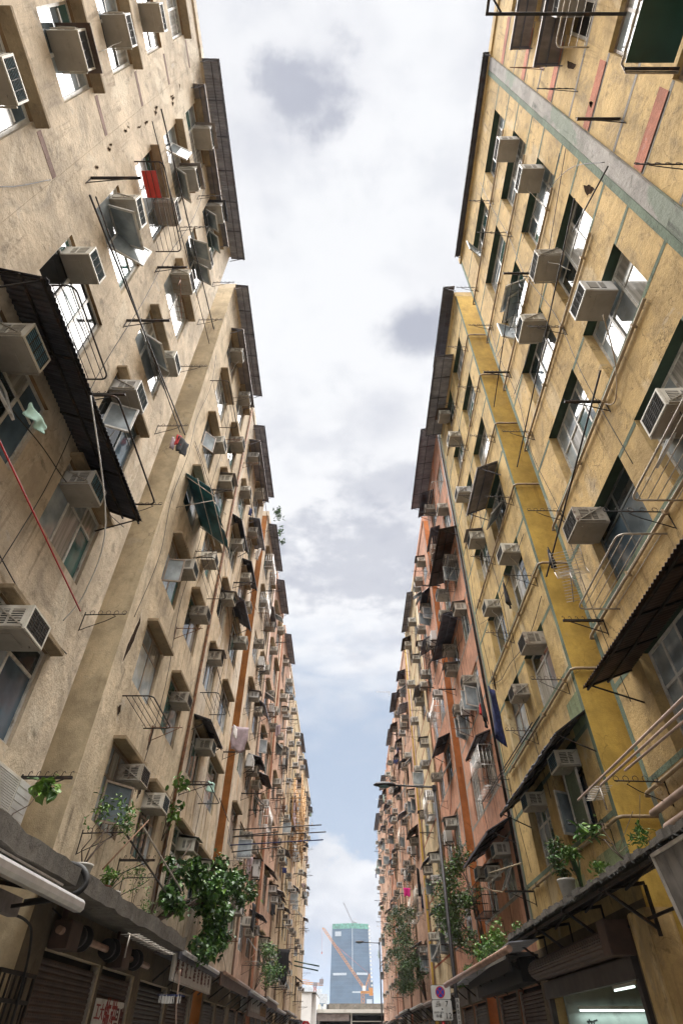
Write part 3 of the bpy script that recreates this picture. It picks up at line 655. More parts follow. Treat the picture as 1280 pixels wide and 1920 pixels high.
def cage(s, Y, z, w, D, label, mk='iron', nb=4, r=.016, bars=True, tilt=0):
    """a bent tube drying frame: a flat U standing out from the wall with thin bars along it"""
    t = thing('tube_rack', label, 'drying frame', at_wall(s, Y, z), rot_of(s), 'tubular drying frames under the windows'); t.rotation_euler = (0, tilt, rot_of(s))
    up = MB(); c = .13
    pts = [(-.02,-w/2,0),(D-c,-w/2,0)] + [(D-c+c*math.sin(a), -w/2+c-c*math.cos(a), 0) for a in (.4,.8,1.2,1.57)] + [(D-c+c*math.cos(a), w/2-c+c*math.sin(a), 0) for a in (0,.4,.8,1.2,1.57)] + [(-.02,w/2,0)]
    up.tube(pts, r, 8); obj('hoop', up, M[mk], t)
    if bars:
        for k in range(nb):
            x = D*(k+.6)/(nb+.3); b = MB(); b.tube([(x,-w/2,0),(x,w/2,0)], r*.5, 5); obj('bar', b, M[mk], t)
    return t

def window_cage(s, Y, z, w, D, h, label, mk):
    t = thing('window_cage', label, 'window cage', at_wall(s, Y, z), rot_of(s), 'metal cages boxed round windows'); mb = MB(); b = .018
    for zz in (0, h*.5, h): mb.tube([(0,-w/2,zz),(D,-w/2,zz),(D,w/2,zz),(0,w/2,zz)], b*.7, 4)
    for y in (-w/2, w/2): mb.tube([(D,y,0),(D,y,h)], b*.7, 4)
    obj('cage_frame', mb, M[mk], t); mb = MB(); n = int(w/.14)
    for k in range(1,n): mb.tube([(D,-w/2+w*k/n,0),(D,-w/2+w*k/n,h)], .007, 4); mb.tube([(.02,-w/2+w*k/n,0),(D,-w/2+w*k/n,0)], .007, 4)
    for k in range(1,4): mb.tube([(D*k/4,-w/2,0),(D*k/4,-w/2,h)], .007, 4); mb.tube([(D*k/4,w/2,0),(D*k/4,w/2,h)], .007, 4)
    obj('cage_bars', mb, M[mk], t); return t
def condenser(s, Y, z, label):
    t = thing('outdoor_condenser', label, 'air conditioner', at_wall(s, Y, z), rot_of(s), 'outdoor condenser units on brackets'); mb = MB(); mb.box((.08,-.40,.03),(.38,.40,.60)); obj('casing', mb, M['ac_grey'], t, .012)
    mb = MB(); mb.tube([(.381,-.08,.31),(.390,-.08,.31)], .235, 20); obj('fan_grille', mb, M['ac_vent'], t)
    mb = MB()
    for k in range(4): mb.tube([(.395,-.08+(.05+.055*k)*math.cos(a*.5236),.31+(.05+.055*k)*math.sin(a*.5236)) if False else (.394,-.08+(.05+.055*k)*math.cos(a*.5236),.31+(.05+.055*k)*math.sin(a*.5236)) for a in range(13)], .006, 4)
    obj('fan_ring', mb, M['ac_grey'], t); mb = MB()
    for y in (-.3,.3): mb.bar((0,y,.01),(.45,y,.01),.035); mb.bar((0,y,-.3),(.42,y,-.01),.025)
    obj('support_strut', mb, M['iron'], t); return t

b = BL['R2']
for y0, y1, z0, z1 in ((11.56,12.3,6.45,7.25),(11.56,13.0,3.75,4.35),(13.9,15.6,3.75,4.25)):
    mb = MB(); mb.box((-.003,y0-b.Y0,z0),(.02,y1-b.Y0,z1)); obj('painted_patch', mb, WM['moss'], b.t)
# ------------------------------------------------------------------ what hangs on the nearest houses, window by window
def colc(k, ci): a, b_ = BL[k].cols[ci]; return (a+b_)/2, b_-a
def put_ac(k, ci, n, pos='n', what=None, extra='', variant=None, scale=1.0):
    b = BL[k]; yc, w = colc(k, ci)
    off = {'n': -w/2+.42, 'f': w/2-.42, 'm': 0, 'c': -.05, 'l': -w/2+.42, 'x': w/2+.45, 'lf': w/2-.42}[pos]
    dz = {'n': b.wh-.56, 'f': b.wh-.56, 'm': b.wh-.62, 'c': .32, 'l': -.02, 'x': .7, 'lf': -.02}[pos]
    what = what or {'n': 'upper near-side air conditioner', 'f': 'upper far-side air conditioner', 'm': 'upper middle air conditioner', 'c': 'centred air conditioner', 'l': 'low near-side air conditioner', 'x': 'outlying air conditioner', 'lf': 'low far-side air conditioner'}[pos]
    pw = ('near' if ci == 0 else 'far') if len(b.cols) == 2 else 'far'
    if len(b.cols) == 3: lab = f'{what}, {ORD[n]}-floor window of {b.phrase}'
    else: lab = f'{what}, {pw} {ORD[n]}-floor window of {b.phrase}'
    return aircon(b.s, yc+off, SILL[n]+dz, lab, variant, scale)
HIDE = set()
for n in (3,4,5,6): put_ac('L0', 2, n, 'c', variant=[0,4,1,0][n-3], scale=.92)
for n, p in ((1,'n'),(2,'n'),(3,'n'),(4,'f'),(5,'n'),(6,'m'),(7,'n')): put_ac('L1', 1, n, p, scale=1.05)
for n, p in ((2,'n'),(3,'n'),(4,'n'),(5,'f'),(6,'f'),(7,'m')): put_ac('L1', 0, n, p, scale=1.05)
for ci, n, p in ((0,1,'f'),(0,3,'f'),(0,5,'f'),(0,7,'m'),(1,1,'n'),(1,2,'m'),(1,3,'m'),(1,4,'l'),(1,5,'n'),(1,6,'m'),(1,7,'n')): put_ac('L2', ci, n, p)
for ci, n, p in ((0,2,'c'),(1,2,'f'),(0,3,'m'),(0,4,'f'),(0,5,'n'),(0,6,'n'),(1,4,'n')): put_ac('R1', ci, n, p, scale=1.08)
for ci, n, p in ((0,1,'n'),(1,1,'n'),(0,2,'n'),(0,2,'x'),(0,3,'n'),(1,3,'n'),(1,4,'n'),(1,5,'m'),(1,6,'n'),(1,7,'f')): put_ac('R2', ci, n, p)
put_ac('R0', 2, 5, 'm')
# big sheet awnings
awning(-1, 5.85, 9.78, 5.1, .88, .36, 'corr_black', 'long black corrugated awning shading the second floor of the near beige building')
awning(1, 5.2, 6.45, 7.8, .95, .34, 'corr_brown', 'long rusty corrugated awning over the first floor of the near yellow building')
awning(1, 14.2, 6.75, 5.6, .85, .55, 'corr_dark', 'tattered dark awning over the first floor of the yellow building past the ochre strip', ragged=.55)
awning(1, 13.3, 15.75, 2.3, .75, .35, 'hood_grey', 'boxed grey awning on the fourth floor of the yellow building past the ochre strip', flat=True)
awning(1, 21.0, 6.7, 4.6, .85, .45, 'corr_dark', 'black awning over the first floor of the orange building', flat=True)
awning(1, .4, SILL[5]+1.66, 3.4, .62, .10, 'hood_grey', 'grey sheet hood overhead on the fifth floor of the salmon panelled building', flat=True)
awning(1, .3, SILL[6]+1.66, 3.6, .55, .08, 'hood_grey', 'grey sheet hood on the sixth floor of the salmon panelled building', flat=True)
awning(-1, 6.3, 26.55, 6.9, .62, .10, 'corr_grey', 'grey ribbed eave sheet along the roof of the near beige building', d=.06)
awning(-1, 5.9, SILL[7]+1.75, 5.2, .42, .12, 'hood_grey', 'grey sheet hood under the eave of the near beige building', flat=True)
awning(-1, 13.9, 26.62, 6.0, .60, .10, 'corr_grey', 'grey ribbed eave sheet along the roof of the hooded cream building', d=.06)
awning(-1, 14.1, SILL[7]+1.7, 4.2, .55, .12, 'hood_grey', 'grey sheet hood on the seventh floor of the hooded cream building', flat=True)
awning(1, 6.2, 26.75, 7.0, .24, .08, 'corr_dark', 'dark ribbed eave sheet along the roof of the near yellow building', d=.06)
awning(1, 13.2, 26.9, 4.2, .55, .10, 'corr_dark', 'dark eave sheet on the roof of the yellow building past the ochre strip', d=.06)
awning(1, 16.0, 25.2, 4.8, .90, .18, 'corr_grey', 'grey ribbed awning on the top floor of the yellow building past the ochre strip')
awning(1, 22.0, 26.4, 6.4, .95, .20, 'corr_grey', 'long grey ribbed awning along the roof of the orange building')
awning(1, 20.9, SILL[5]+1.9, 4.4, .85, .25, 'corr_brown', 'brown ribbed awning on the fifth floor of the orange building')
awning(1, 22.9, SILL[4]+1.75, 4.2, .80, .25, 'corr_dark', 'dark ribbed awning on the fourth floor of the orange building')
awning(-1, 20.9, SILL[4]+2.0, 2.4, .75, .55, 'corr_dark', 'blue black tarpaulin awning on the fourth floor of the streaky cream building', flat=True)
awning(-1, 20.6, SILL[7]+1.7, 4.6, .60, .12, 'hood_grey', 'grey sheet hood on the seventh floor of the streaky cream building', flat=True)
awning(-1, 22.4, SILL[6]+1.7, 2.6, .60, .12, 'corr_grey', 'grey sheet hood on the sixth floor of the streaky cream building', flat=True)
# torn teal tarpaulin on a frame, hooded cream building
t = thing('tarpaulin_awning', 'torn teal tarpaulin on a rod frame, fourth floor of the hooded cream building', 'awning', at_wall(-1, 12.95, 14.75), 0)
mb = MB(); nx, ny = 8, 18; rr = random.Random(3); base = len(mb.v)
for i in range(nx+1):
    for j in range(ny+1):
        f, g = i/nx, j/ny; x = 1.2*f*(1-.18*(1-g)); z = -1.0*f*(.75+.35*g) - .10*math.sin(f*3.1)*math.sin(g*7) + rr.uniform(-.01,.01)
        if i == nx: z -= rr.uniform(0,.18)
        mb.v.append((x, -1.15+2.5*g, z))
for i in range(nx):
    for j in range(ny):
        if i > 6 and j in (3,11): continue
        a = i*(ny+1)+j; mb.f.append((a, a+1, a+ny+2, a+ny+1)); mb.m.append(0); mb.sm.append(True)
o = obj('tarpaulin', mb, M['teal_cloth'], t); so = o.modifiers.new('thickness', 'SOLIDIFY'); so.thickness = .008
f = MB()
for y in (-1.1,1.3): f.tube([(0,y,-.09),(1.1,y,-1.05)],.014,5); f.tube([(0,y,-1.5),(1.1,y,-1.2)],.014,5)
for x in (.55,1.05): f.tube([(x,-1.5,-x*1.0-.08),(x,1.7,-x*1.0-.10)],.013,5)
obj('rod_frame', f, M['steel'], t)
# racks along the gap edges and under sills
for n in range(1,8):
    rack(-1, 9.15, SILL[n]-.22, f'iron drying rack at the gap corner, {ORD[n]} floor of near beige building', 1 if n in (1,) else 0)
    rack(1, 9.35, SILL[n]-.22, f'iron drying rack at the gap corner on floor {ORD[n]} of the near yellow building', 1 if n in (2,5) else 0)
    rack(-1, 14.4, SILL[n]-.25, f'iron drying rack between windows on floor {ORD[n]} of the hooded cream building', (1,2,2,0,1,2,0)[n-1])
    rack(1, 11.9, SILL[n]-.18, f'iron rack at the corner, {ORD[n]} floor of yellow building past the ochre strip', 0)
    if n > 1: rack(1, 14.75, SILL[n]-.2, f'iron rack between {ORD[n]}-floor windows of yellow building past the ochre strip', 0)
    if n > 1: rack(1, 6.3, SILL[n]-.18, f'iron drying rack between windows on floor {ORD[n]} of the near yellow building', (1,3,1,0,1,3,0)[n-1])
    if n > 2: rack(-1, 6.15, SILL[n]-.15, f'iron drying rack between windows on floor {ORD[n]} of the near beige building', (0,0,1,4,1,0,0)[n-1])
    if n in (3,4,5,6): rack(1, 2.3, SILL[n]+.1, f'iron drying rack by the peeled pier on floor {ORD[n]} of the salmon panelled building', (0,0,0,1,0,2,0)[n-1])
rack(-1, 3.3, SILL[4]+.2, 'iron drying rack beside the near fourth-floor window of the near beige building', 4)
rack(1, 18.2, SILL[2]-.3, 'iron drying rack at the green corner line above the tattered awning', 0)
rack(1, 17.9, SILL[1]-.25, 'black iron bracket at the green corner line beside the orange building', 1)
# drying frames (flat tube hoops)
cage(-1, 4.75, 10.45, 1.75, .72, 'dark drying frame at the near third-floor window of the near beige building', nb=5)
cage(-1, 4.75, 16.95, 2.1, .70, 'dark drying frame with a red sheet on it at a fifth-floor window', nb=5)
cage(-1, 7.4, 10.4, 2.9, .80, 'dark bent tube hoop under the far third-floor window of the near beige building', bars=False, r=.02)
cage(-1, 12.9, 7.35, 1.8, .70, 'dark drying frame under the broken second-floor window of the hooded cream building', nb=5)
cage(-1, 12.6, 19.6, 2.2, .70, 'drying frame at the sixth-floor window of the hooded cream building', nb=4)
cage(-1, 15.6, 13.4, 2.4, .70, 'drying frame at the far fourth-floor window of the hooded cream building', nb=4)
cage(-1, 19.6, 7.6, 2.2, .75, 'dark tube frame at a second-floor window of the streaky cream building', nb=2)
cage(-1, 28.0, 7.2, 2.2, .8, 'pale tube cage at a second-floor window of the pale building', 'steel', nb=5)
cage(1, 7.6, 7.45, 2.1, .78, 'pale tube drying frame at the far second-floor window of the near yellow building', 'steel', nb=5)
cage(1, 4.9, 7.55, 2.0, .78, 'pale tube drying frame at the near second-floor window of the near yellow building', 'steel', nb=5)
cage(1, .55, 16.7, 2.0, .70, 'pale tube drying frame overhead on the salmon panelled building', 'steel', nb=4)
# green sheet lying in a tube frame, overhead right
t = thing('sheet_rack', 'green sheet lying in a bent tube rack, overhead on the right', 'rack', at_wall(1, .55, 12.35), math.pi)
mb = MB(); mb.tube([(0,-.85,0),(.80,-.85,0),(.90,-.75,0),(.90,.80,0),(.80,.9,0),(0,.9,0)],.022,8); obj('hoop', mb, M['steel'], t)
mb = MB(); mb.box((.10,-.74,.03),(.84,.72,.045)); obj('sheet', mb, M['green_sheet'], t)
mb = MB(); mb.bar((.02,-.8,-.03),(.86,-.8,-.03),.04); mb.bar((.02,.55,-.03),(1.0,.55,-.03),.04); obj('bearer', mb, M['iron'], t)
for k in range(6):
    b = MB(); b.tube([(.86,-.6+k*.28,.0),(.90,-.6+k*.28,.05),(.90,-.5+k*.28,.06)],.008,5); obj('hook', b, M['steel'], t)
# red panel
mb = MB(); mb.box((.10,-.30,0),(.46,.30,.018)); mb.box((.46,-.30,-.03),(.47,.30,.02)); o = obj('red_panel', mb, M['red_plastic']); o.location = at_wall(-1, 4.2, 16.975); tag(o, 'bright red plastic panel lying on the fifth-floor drying frame', 'panel')
# long rods
rod(at_wall(-1, 2.75, 17.5, .75), at_wall(-1, 8.9, 18.6, .75), .018, 'iron', 'long dark pole slung below the sixth-floor windows of the near beige building')
rod(at_wall(-1, 2.9, 17.0, .62), at_wall(-1, 9.2, 18.2, .62), .012, 'iron', 'thin dark pole behind the long one on the near beige building')
rod(at_wall(-1, 3.0, 12.0, .75), at_wall(-1, 9.3, 13.5, .75), .018, 'iron', 'long dark pole ending over the gap with washing on it')
rod(at_wall(-1, 3.2, 12.6, .60), at_wall(-1, 9.3, 13.6, .60), .014, 'iron', 'second dark pole ending over the gap beside the washing')
rod(at_wall(-1, 3.4, 7.3, .65), at_wall(-1, 7.9, 6.9, .60), .013, 'sign_bright_red', 'thin red pole leaning below the long black awning')
rod(at_wall(1, 9.7, 9.0, .7), at_wall(1, 5.1, 9.9, .75), .018, 'iron', 'long dark pole past the third-floor window of the near yellow building')
rod(at_wall(1, 9.4, 12.3, .7), at_wall(1, 3.4, 13.2, .75), .016, 'iron', 'dark pole across the fourth-floor windows of the near yellow building')
rod(at_wall(1, 3.9, 12.9, .72), at_wall(1, 2.6, 12.1, .75), .014, 'iron', 'short dark pole hanging off the third-floor rack by the peeled pier')
rod(at_wall(1, 9.6, 15.2, .72), at_wall(1, 6.2, 16.0, .75), .014, 'iron', 'thin dark pole over the open sashes of the near yellow building')
for k, (dx, l0, l1) in enumerate(((.98,10.6,6.2),(.80,9.9,6.0),(.60,9.3,5.9))):
    rod(at_wall(1, l0, SILL[1]-.12+.03*k, dx), at_wall(1, l1, SILL[1]-.20, dx), .020, 'pvc', f'pinkish tube pole, {("outermost","middle","innermost")[k]} of the three lying on the low racks at right')
for k, (dx, z) in enumerate(((.85,6.9),(.65,7.05))):
    rod(at_wall(1, 12.4, z, dx), at_wall(1, 18.8, z+.15, dx), .014, 'iron', f'{("outer","inner")[k]} dark pole above the tattered awning on the right')
for k, (y0, y1, z, d) in enumerate(((15.9,19.6,4.85,.75),(18.9,21.4,4.75,.62))):
    rod(at_wall(1, y0, z, d), at_wall(1, y1, z+.5, d), .018, 'pvc_cream', f'cream pole slanting {("outside","beside")[k]} the low orange building windows')
# steel bracket overhead right, with its long bar
t = thing('wall_bracket', 'long black square bar frame sticking out overhead at the top right', 'bracket', at_wall(1, .92, 15.12), math.pi)
mb = MB(); mb.box((0,-.025,-.025),(2.56,.025,.025)); mb.box((2.51,.025,-.025),(2.56,1.6,.025)); obj('bar', mb, M['iron'], t)
mb = MB(); mb.bar((2.53,.28,0),(2.28,.02,0),.035); obj('brace', mb, M['iron'], t)
# bundle of poles sticking out over the street, left row
for k, (dz, dy, ln) in enumerate(((.0,.0,5.6),(-.22,.25,5.8),(-.62,-.1,5.7),(-.12,.6,4.0),(-.75,.5,4.2))):
    rod((-WX+.1, 27.3+dy, 8.45+dz), (-WX+ln-1.6 if k < 3 else -WX+ln-2.0, 27.9+dy, 8.8+dz), .024, 'iron' if k != 2 else 'cloth_navy', f'pole {("topmost","second from the top","lowest blue","middle short","lowest short")[k]} of the bundle sticking out over the street at left', group='poles sticking out over the street')
# pipes along the wall at every sill on the right, turning into the gap
for k in ('R1','R2'):
    b = BL[k]
    for n in range(1,8):
        z = SILL[n]-.20; mb = MB(); y0, y1 = (4.2, b.Y1) if k == 'R1' else (b.Y0, b.Y1-.8); r = .032
        if k == 'R1': pts = [(WX-.05, y0, z), (WX-.05, y1-.02, z), (WX-.05, y1+.06, z-.02), (WX+.25, y1+.06, z-.02)]
        else: pts = [(WX+1.2, y0-.06, z+.02), (WX+.05, y0-.06, z+.02), (WX-.05, y0-.03, z), (WX-.05, y0+.10, z), (WX-.05, y1, z)]
        o0 = Vector((WX, y0, z)); mb.tube([Vector(p)-o0 for p in pts], r, 7)
        for j in range(4): yy = y0+.5+(y1-y0-1)*j/3; mb.box((-.10,yy-y0-.02,-.05),(.0,yy-y0+.02,.05))
        o = obj('drain_pipe', mb, M['pvc_tan']); o.location = o0
        tag(o, f'tan drain pipe below the {ORD[n]}-floor windows of the {b.phrase}', 'pipe', 'tan drain pipes along the yellow buildings')
for k, (z, dd) in enumerate(((4.05,.10),(4.32,.10))):
    mb = MB(); mb.tube([(WX-dd,-2,z),(WX-dd,9.6,z),(WX-dd,9.75,z-.1),(WX-dd,9.75,3.7)] if k == 0 else [(WX-dd,-2,z),(WX-dd,9.9,z),(WX+.3,10.0,z)],.055,9)
    o = obj('drain_pipe', mb, M['pvc']); tag(o, ('fat pinkish pipe elbowing down onto the mossy canopy','fat pinkish pipe just above the elbowed one, at right')[k], 'pipe')
# antennas
def antenna(loc, rotz, L_, n, label, mk='steel', reflector=False, tilt=0.0):
    t = thing('tv_antenna', label, 'antenna', loc, rotz); t.rotation_euler = (0, tilt, rotz)
    mb = MB(); mb.tube([(0,0,0),(L_,0,0)],.012,5); obj('boom', mb, M[mk], t)
    mb = MB()
    for k in range(n): x = L_*(.05+.92*k/(n-1)); w = .19-.06*k/n; mb.tube([(x,-w,.0),(x,w,.0)],.0055,4)
    obj('elements', mb, M[mk], t)
    if reflector:
        mb = MB()
        for sg in (-1,1):
            for j in range(7): mb.tube([(-.02-.03*j,-.28,sg*(.02+.045*j)),(-.02-.03*j,.28,sg*(.02+.045*j))],.005,4)
            for y in (-.28,.28): mb.tube([(0,y,0),(-.22,y,sg*.31)],.007,4)
        obj('reflector', mb, M[mk], t)
    mb = MB(); mb.tube([(.1,0,0),(.1,0,-.35)],.014,5); obj('mast', mb, M[mk], t)
antenna((4.28, 8.35, 8.15), R(70), 1.15, 11, 'grey TV antenna with a bent reflector on the near yellow building', reflector=True)
antenna((4.3, 9.9, 4.75), R(80), .8, 9, 'low TV antenna behind the pink poles on the right')
antenna((-4.1, 13.0, 3.12), R(85), 2.6, 13, 'long TV antenna under the left concrete canopy', tilt=.03)
antenna((4.35, 5.9, 15.4), R(80), 1.5, 9, 'dark rusty TV antenna at the fourth floor of the near yellow building', 'iron')
antenna((-4.4, 6.2, 16.3), R(100), 1.2, 8, 'rusty TV antenna by the fifth floor of the near beige building', 'rust')
antenna((4.5, 21.8, 10.9), R(250), 1.1, 8, 'dark TV antenna on the orange building', 'iron')
antenna((3.9, 46, 24.0), R(180), 1.2, 7, 'TV antenna poking into the sky from the right row')
antenna((4.1, 62, 20.0), R(180), 1.0, 6, 'small TV antenna high on the far right row')
# washing
def cloth(loc, w, h, mk, label, rotz=0, name='hanging_cloth', cat='laundry', seed=0, sway=.05, taper=.8):
    r = random.Random(seed); mb = MB(); nx, nz = 8, 8; ph = r.uniform(0,6)
    for i in range(nx+1):
        for j in range(nz+1):
            u, v = i/nx, j/nz; ww = w*(1-(1-taper)*v)*(1+.08*math.sin(v*9+ph)); mb.v.append(((u-.5)*ww, sway*math.sin(u*9+ph+v*2)*(.3+v), -h*v*(1+.10*math.sin(u*7+ph))))
    for i in range(nx):
        for j in range(nz):
            a = i*(nz+1)+j; mb.f.append((a, a+1, a+nz+2, a+nz+1)); mb.m.append(0); mb.sm.append(True)
    o = obj(name, mb, M[mk]); o.location = loc; o.rotation_euler = (0,0,rotz); tag(o, label, cat); so = o.modifiers.new('thickness', 'SOLIDIFY'); so.thickness = .012; return o
cloth((-4.35,9.35,13.35), .35,.55,'cloth_black','dark garment bunched on the pole end over the left gap', R(60), seed=1)
cloth((-4.45,9.25,13.4), .16,.38,'cloth_red','red garment among the dark washing over the left gap', R(40), seed=2)
cloth((-4.62,9.32,13.38), .14,.42,'cloth_mauve','grey mauve sock beside the red garment over the left gap', R(70), seed=3)
cloth((4.45,12.6,11.0), .28,.75,'cloth_black','dark trousers hanging at the third floor past the ochre strip', R(80), seed=4)
cloth((4.40,15.7,9.35), .5,1.6,'cloth_navy','navy patterned cloth hanging on the yellow building past the ochre strip', R(50), seed=5, sway=.09, taper=.95)
cloth((4.62,16.4,9.3), .4,1.1,'cloth_white','pale sheet hanging behind the navy patterned cloth', R(60), seed=6, sway=.08)
cloth((4.35,16.9,10.0), .45,1.2,'cloth_black','black garments hanging beside the navy patterned cloth', R(85), seed=7)
cloth((4.32,17.1,9.5), .22,.35,'cloth_red','small red garment below the black washing at right', R(85), seed=8)
cloth((4.4,9.2,9.35), .22,.45,'cloth_black','dark bag hanging at the gap corner of the near yellow building', R(70), seed=9)
cloth((-4.4,22.9,11.2), .75,1.0,'cloth_mauve','pale mauve shirt drying beside the brown strip', R(15), seed=10)
cloth((-4.3,31.5,4.0+2.4), .5,1.0,'cloth_black','black garment hanging low on the pale building past the brown strip', R(80), seed=11)
cloth((-4.2,47.5,6.3), .9,1.7,'cloth_black','large black cloth hanging low in the left row', R(20), seed=12)
cloth((4.3,46.5,9.6), .5,.5,'cloth_pink','bright pink cloth hanging in the right row', R(10), seed=13)
cloth((4.3,38.5,9.2), .5,1.3,'cloth_black','black garments hanging on the mustard building', R(70), seed=14)
cloth((-4.55,4.9,8.35), .45,.22,'cloth_mint','mint cloth lying over the open sash under the black awning', R(80), seed=15)
# ------------------------------------------------------------------ the houses further down: window by window, by chance
for k in ('L3','L4','L5','L6','L7','L8','L9','L10','L11','R3','R4','R5','R6','R7','R8','R9','R10','R11','R12'):
    b = BL[k]; rr = random.Random(sum(map(ord,k))*7+3)
    for ci in range(2):
        yc, w = colc(k, ci)
        for n in range(1,8):
            if rr.random() < .80:
                put_ac(k, ci, n, rr.choice('nnfm'))
                if rr.random() < .22 and b.Y0 < 60: put_ac(k, ci, n, rr.choice(('lf','x')))
            far = b.Y0 > 60
            if rr.random() < (.20 if not far else .18) and not (k == 'R3' and n in (1,4,5)):
                L_ = rr.uniform(1.7,2.6); D = rr.uniform(.45,.75); mk = rr.choice(['corr_black','corr_brown','hood_grey','corr_dark','corr_grey'])
                nm = {'corr_black':'black','corr_brown':'brown','hood_grey':'drab','corr_dark':'dark','corr_grey':'grey'}[mk]
                awning(b.s, yc+rr.uniform(-.2,.2), SILL[n]+WH+rr.uniform(.15,.45), L_, D, rr.uniform(.2,.5), mk, f'{nm} sheet awning above {("near","far")[ci]} {ORD[n]}-floor window of {b.phrase}', flat=rr.random()<.45, ragged=.2 if rr.random()<.3 else 0)
            if rr.random() < .62:
                rack(b.s, yc+rr.choice((-1,1))*(w/2+.3), SILL[n]-rr.uniform(.05,.5), f'iron drying rack by {("near","far")[ci]} {ORD[n]}-floor window of {b.phrase}', rr.randrange(5))
            if rr.random() < .13 and not far:
                cage(b.s, yc, SILL[n]-rr.uniform(.1,.5), w+.2, .65, f'tube drying frame under {("near","far")[ci]} {ORD[n]}-floor window of {b.phrase}', rr.choice(['iron','steel','rust']), nb=4)
            if rr.random() < .28:
                z = SILL[n]-.1; rod(at_wall(b.s, yc-rr.uniform(1,2), z-rr.uniform(-.2,.3), .7), at_wall(b.s, yc+rr.uniform(1,2), z+rr.uniform(0,.6), .6), .015, rr.choice(['iron','rust','iron']), f'drying pole by {("near","far")[ci]} {ORD[n]}-floor window of {b.phrase}')
            if rr.random() < .10 and b.Y0 < 56:
                window_cage(b.s, yc, SILL[n]-.05, w+.15, rr.uniform(.4,.6), rr.uniform(.8,1.5), f'metal cage round {("near","far")[ci]} {ORD[n]}-floor window of {b.phrase}', rr.choice(['steel','rust','iron','alu']))
            if rr.random() < .07 and b.Y0 < 56:
                condenser(b.s, yc+rr.choice((-1,1))*(w/2+.55), SILL[n]+rr.uniform(.2,.9), f'outdoor condenser by {("near","far")[ci]} {ORD[n]}-floor window of {b.phrase}')
            if rr.random() < .11 and n > 1:
                cloth(at_wall(b.s, yc+rr.uniform(-.5,.5), SILL[n]+.1, .6), rr.uniform(.2,.45), rr.uniform(.3,.75), rr.choice(['cloth_white','cloth_mauve','cloth_navy','cloth_mint','cloth_black']), f'washing at {("near","far")[ci]} {ORD[n]}-floor window of {b.phrase}', R(rr.uniform(20,160)), seed=n)
    if k not in ('R3',):
        lft = 'left' if b.s < 0 else 'right'
        if rr.random() < .8: awning(b.s, (b.Y0+b.Y1)/2+rr.uniform(-.5,.5), 26.4, (b.Y1-b.Y0)*rr.uniform(.6,.95), rr.uniform(.4,.65), .10, rr.choice(['corr_dark','corr_grey','corr_grey']), f'ribbed eave awning along the roof of the {b.phrase}')
# ------------------------------------------------------------------ text
def text_mesh(txt, size, mat, depth=.004):
    cu = bpy.data.curves.new('lettering', 'FONT'); cu.body = txt; cu.size = size; cu.align_x = 'CENTER'; cu.align_y = 'CENTER'; cu.extrude = depth; cu.offset = size*.008
    o = bpy.data.objects.new('lettering', cu); C.objects.link(o); dg = bpy.context.evaluated_depsgraph_get()
    me = bpy.data.meshes.new_from_object(o.evaluated_get(dg)); bpy.data.objects.remove(o); me.materials.clear(); me.materials.append(mat); return me
def glyphs(txt, parent, mat, pos, size, step, rot, name='lettering', sx=1.0, sy=1.0):
    """characters one beside the other on a board, joined into one mesh of lettering"""
    bm = bmesh.new()
    for k, ch in enumerate(txt):
        me = text_mesh(ch, size, mat); n0 = len(bm.verts); bm.from_mesh(me); bm.verts.ensure_lookup_table()
        for v in bm.verts[n0:]: v.co.x = v.co.x*sx + step[0]*k; v.co.y = v.co.y*sy + step[1]*k
        bpy.data.meshes.remove(me)
    me = bpy.data.meshes.new(name); bm.to_mesh(me); bm.free(); me.materials.append(mat)
    o = obj(name, me, None, parent); o.location = pos; o.rotation_euler = rot; return o

# ------------------------------------------------------------------ canopies over the pavement
def slab(s, Y0, Y1, D, z, label, th=.20, lip=.1, seed=0):
    r = random.Random(seed); t = thing('canopy', label, 'canopy', (s*WX, Y0, z)); mb = MB(); n = max(4, int((Y1-Y0)/.35)); P = lambda d, y, zz: (-s*d, y, zz)
    pr_ = []
    for j in range(n+1):
        y = (Y1-Y0)*j/n; pr_.append((y, D+r.uniform(-.03,.03), r.uniform(-.02,.02), th+lip*r.uniform(.3,1)))
    for (y0,d0,b0,h0),(y1,d1,b1,h1) in zip(pr_, pr_[1:]):
        mb.face([P(0,y0,0),P(0,y1,0),P(d1,y1,b1),P(d0,y0,b0)]); mb.face([P(d0,y0,b0),P(d1,y1,b1),P(d1+.015,y1,h1),P(d0+.015,y0,h0)])
        mb.face([P(d0+.015,y0,h0),P(d1+.015,y1,h1),P(d1-.1,y1,h1-.03),P(d0-.1,y0,h0-.03)]); mb.face([P(d0-.1,y0,h0-.03),P(d1-.1,y1,h1-.03),P(d1-.1,y1,th*.8),P(d0-.1,y0,th*.8)]); mb.face([P(d0-.1,y0,th*.8),P(d1-.1,y1,th*.8),P(0,y1,th*.8),P(0,y0,th*.8)])
    for (y0,d0,b0,h0) in (pr_[0], pr_[-1]): mb.face([P(0,y0,0),P(d0,y0,b0),P(d0,y0,h0),P(0,y0,th*.8)])
    obj('slab', mb, M['concrete'], t); return t
slab(-1, -6, 10.45, .82, 3.42, 'stained concrete canopy over the pavement at bottom left, nearest one', seed=1)
slab(-1, 10.62, 18.6, .80, 3.40, 'stained concrete canopy carrying the flower pots at left', seed=2)
slab(1, -6, 7.6, .62, 3.55, 'concrete canopy behind the wooden board at right', seed=3)
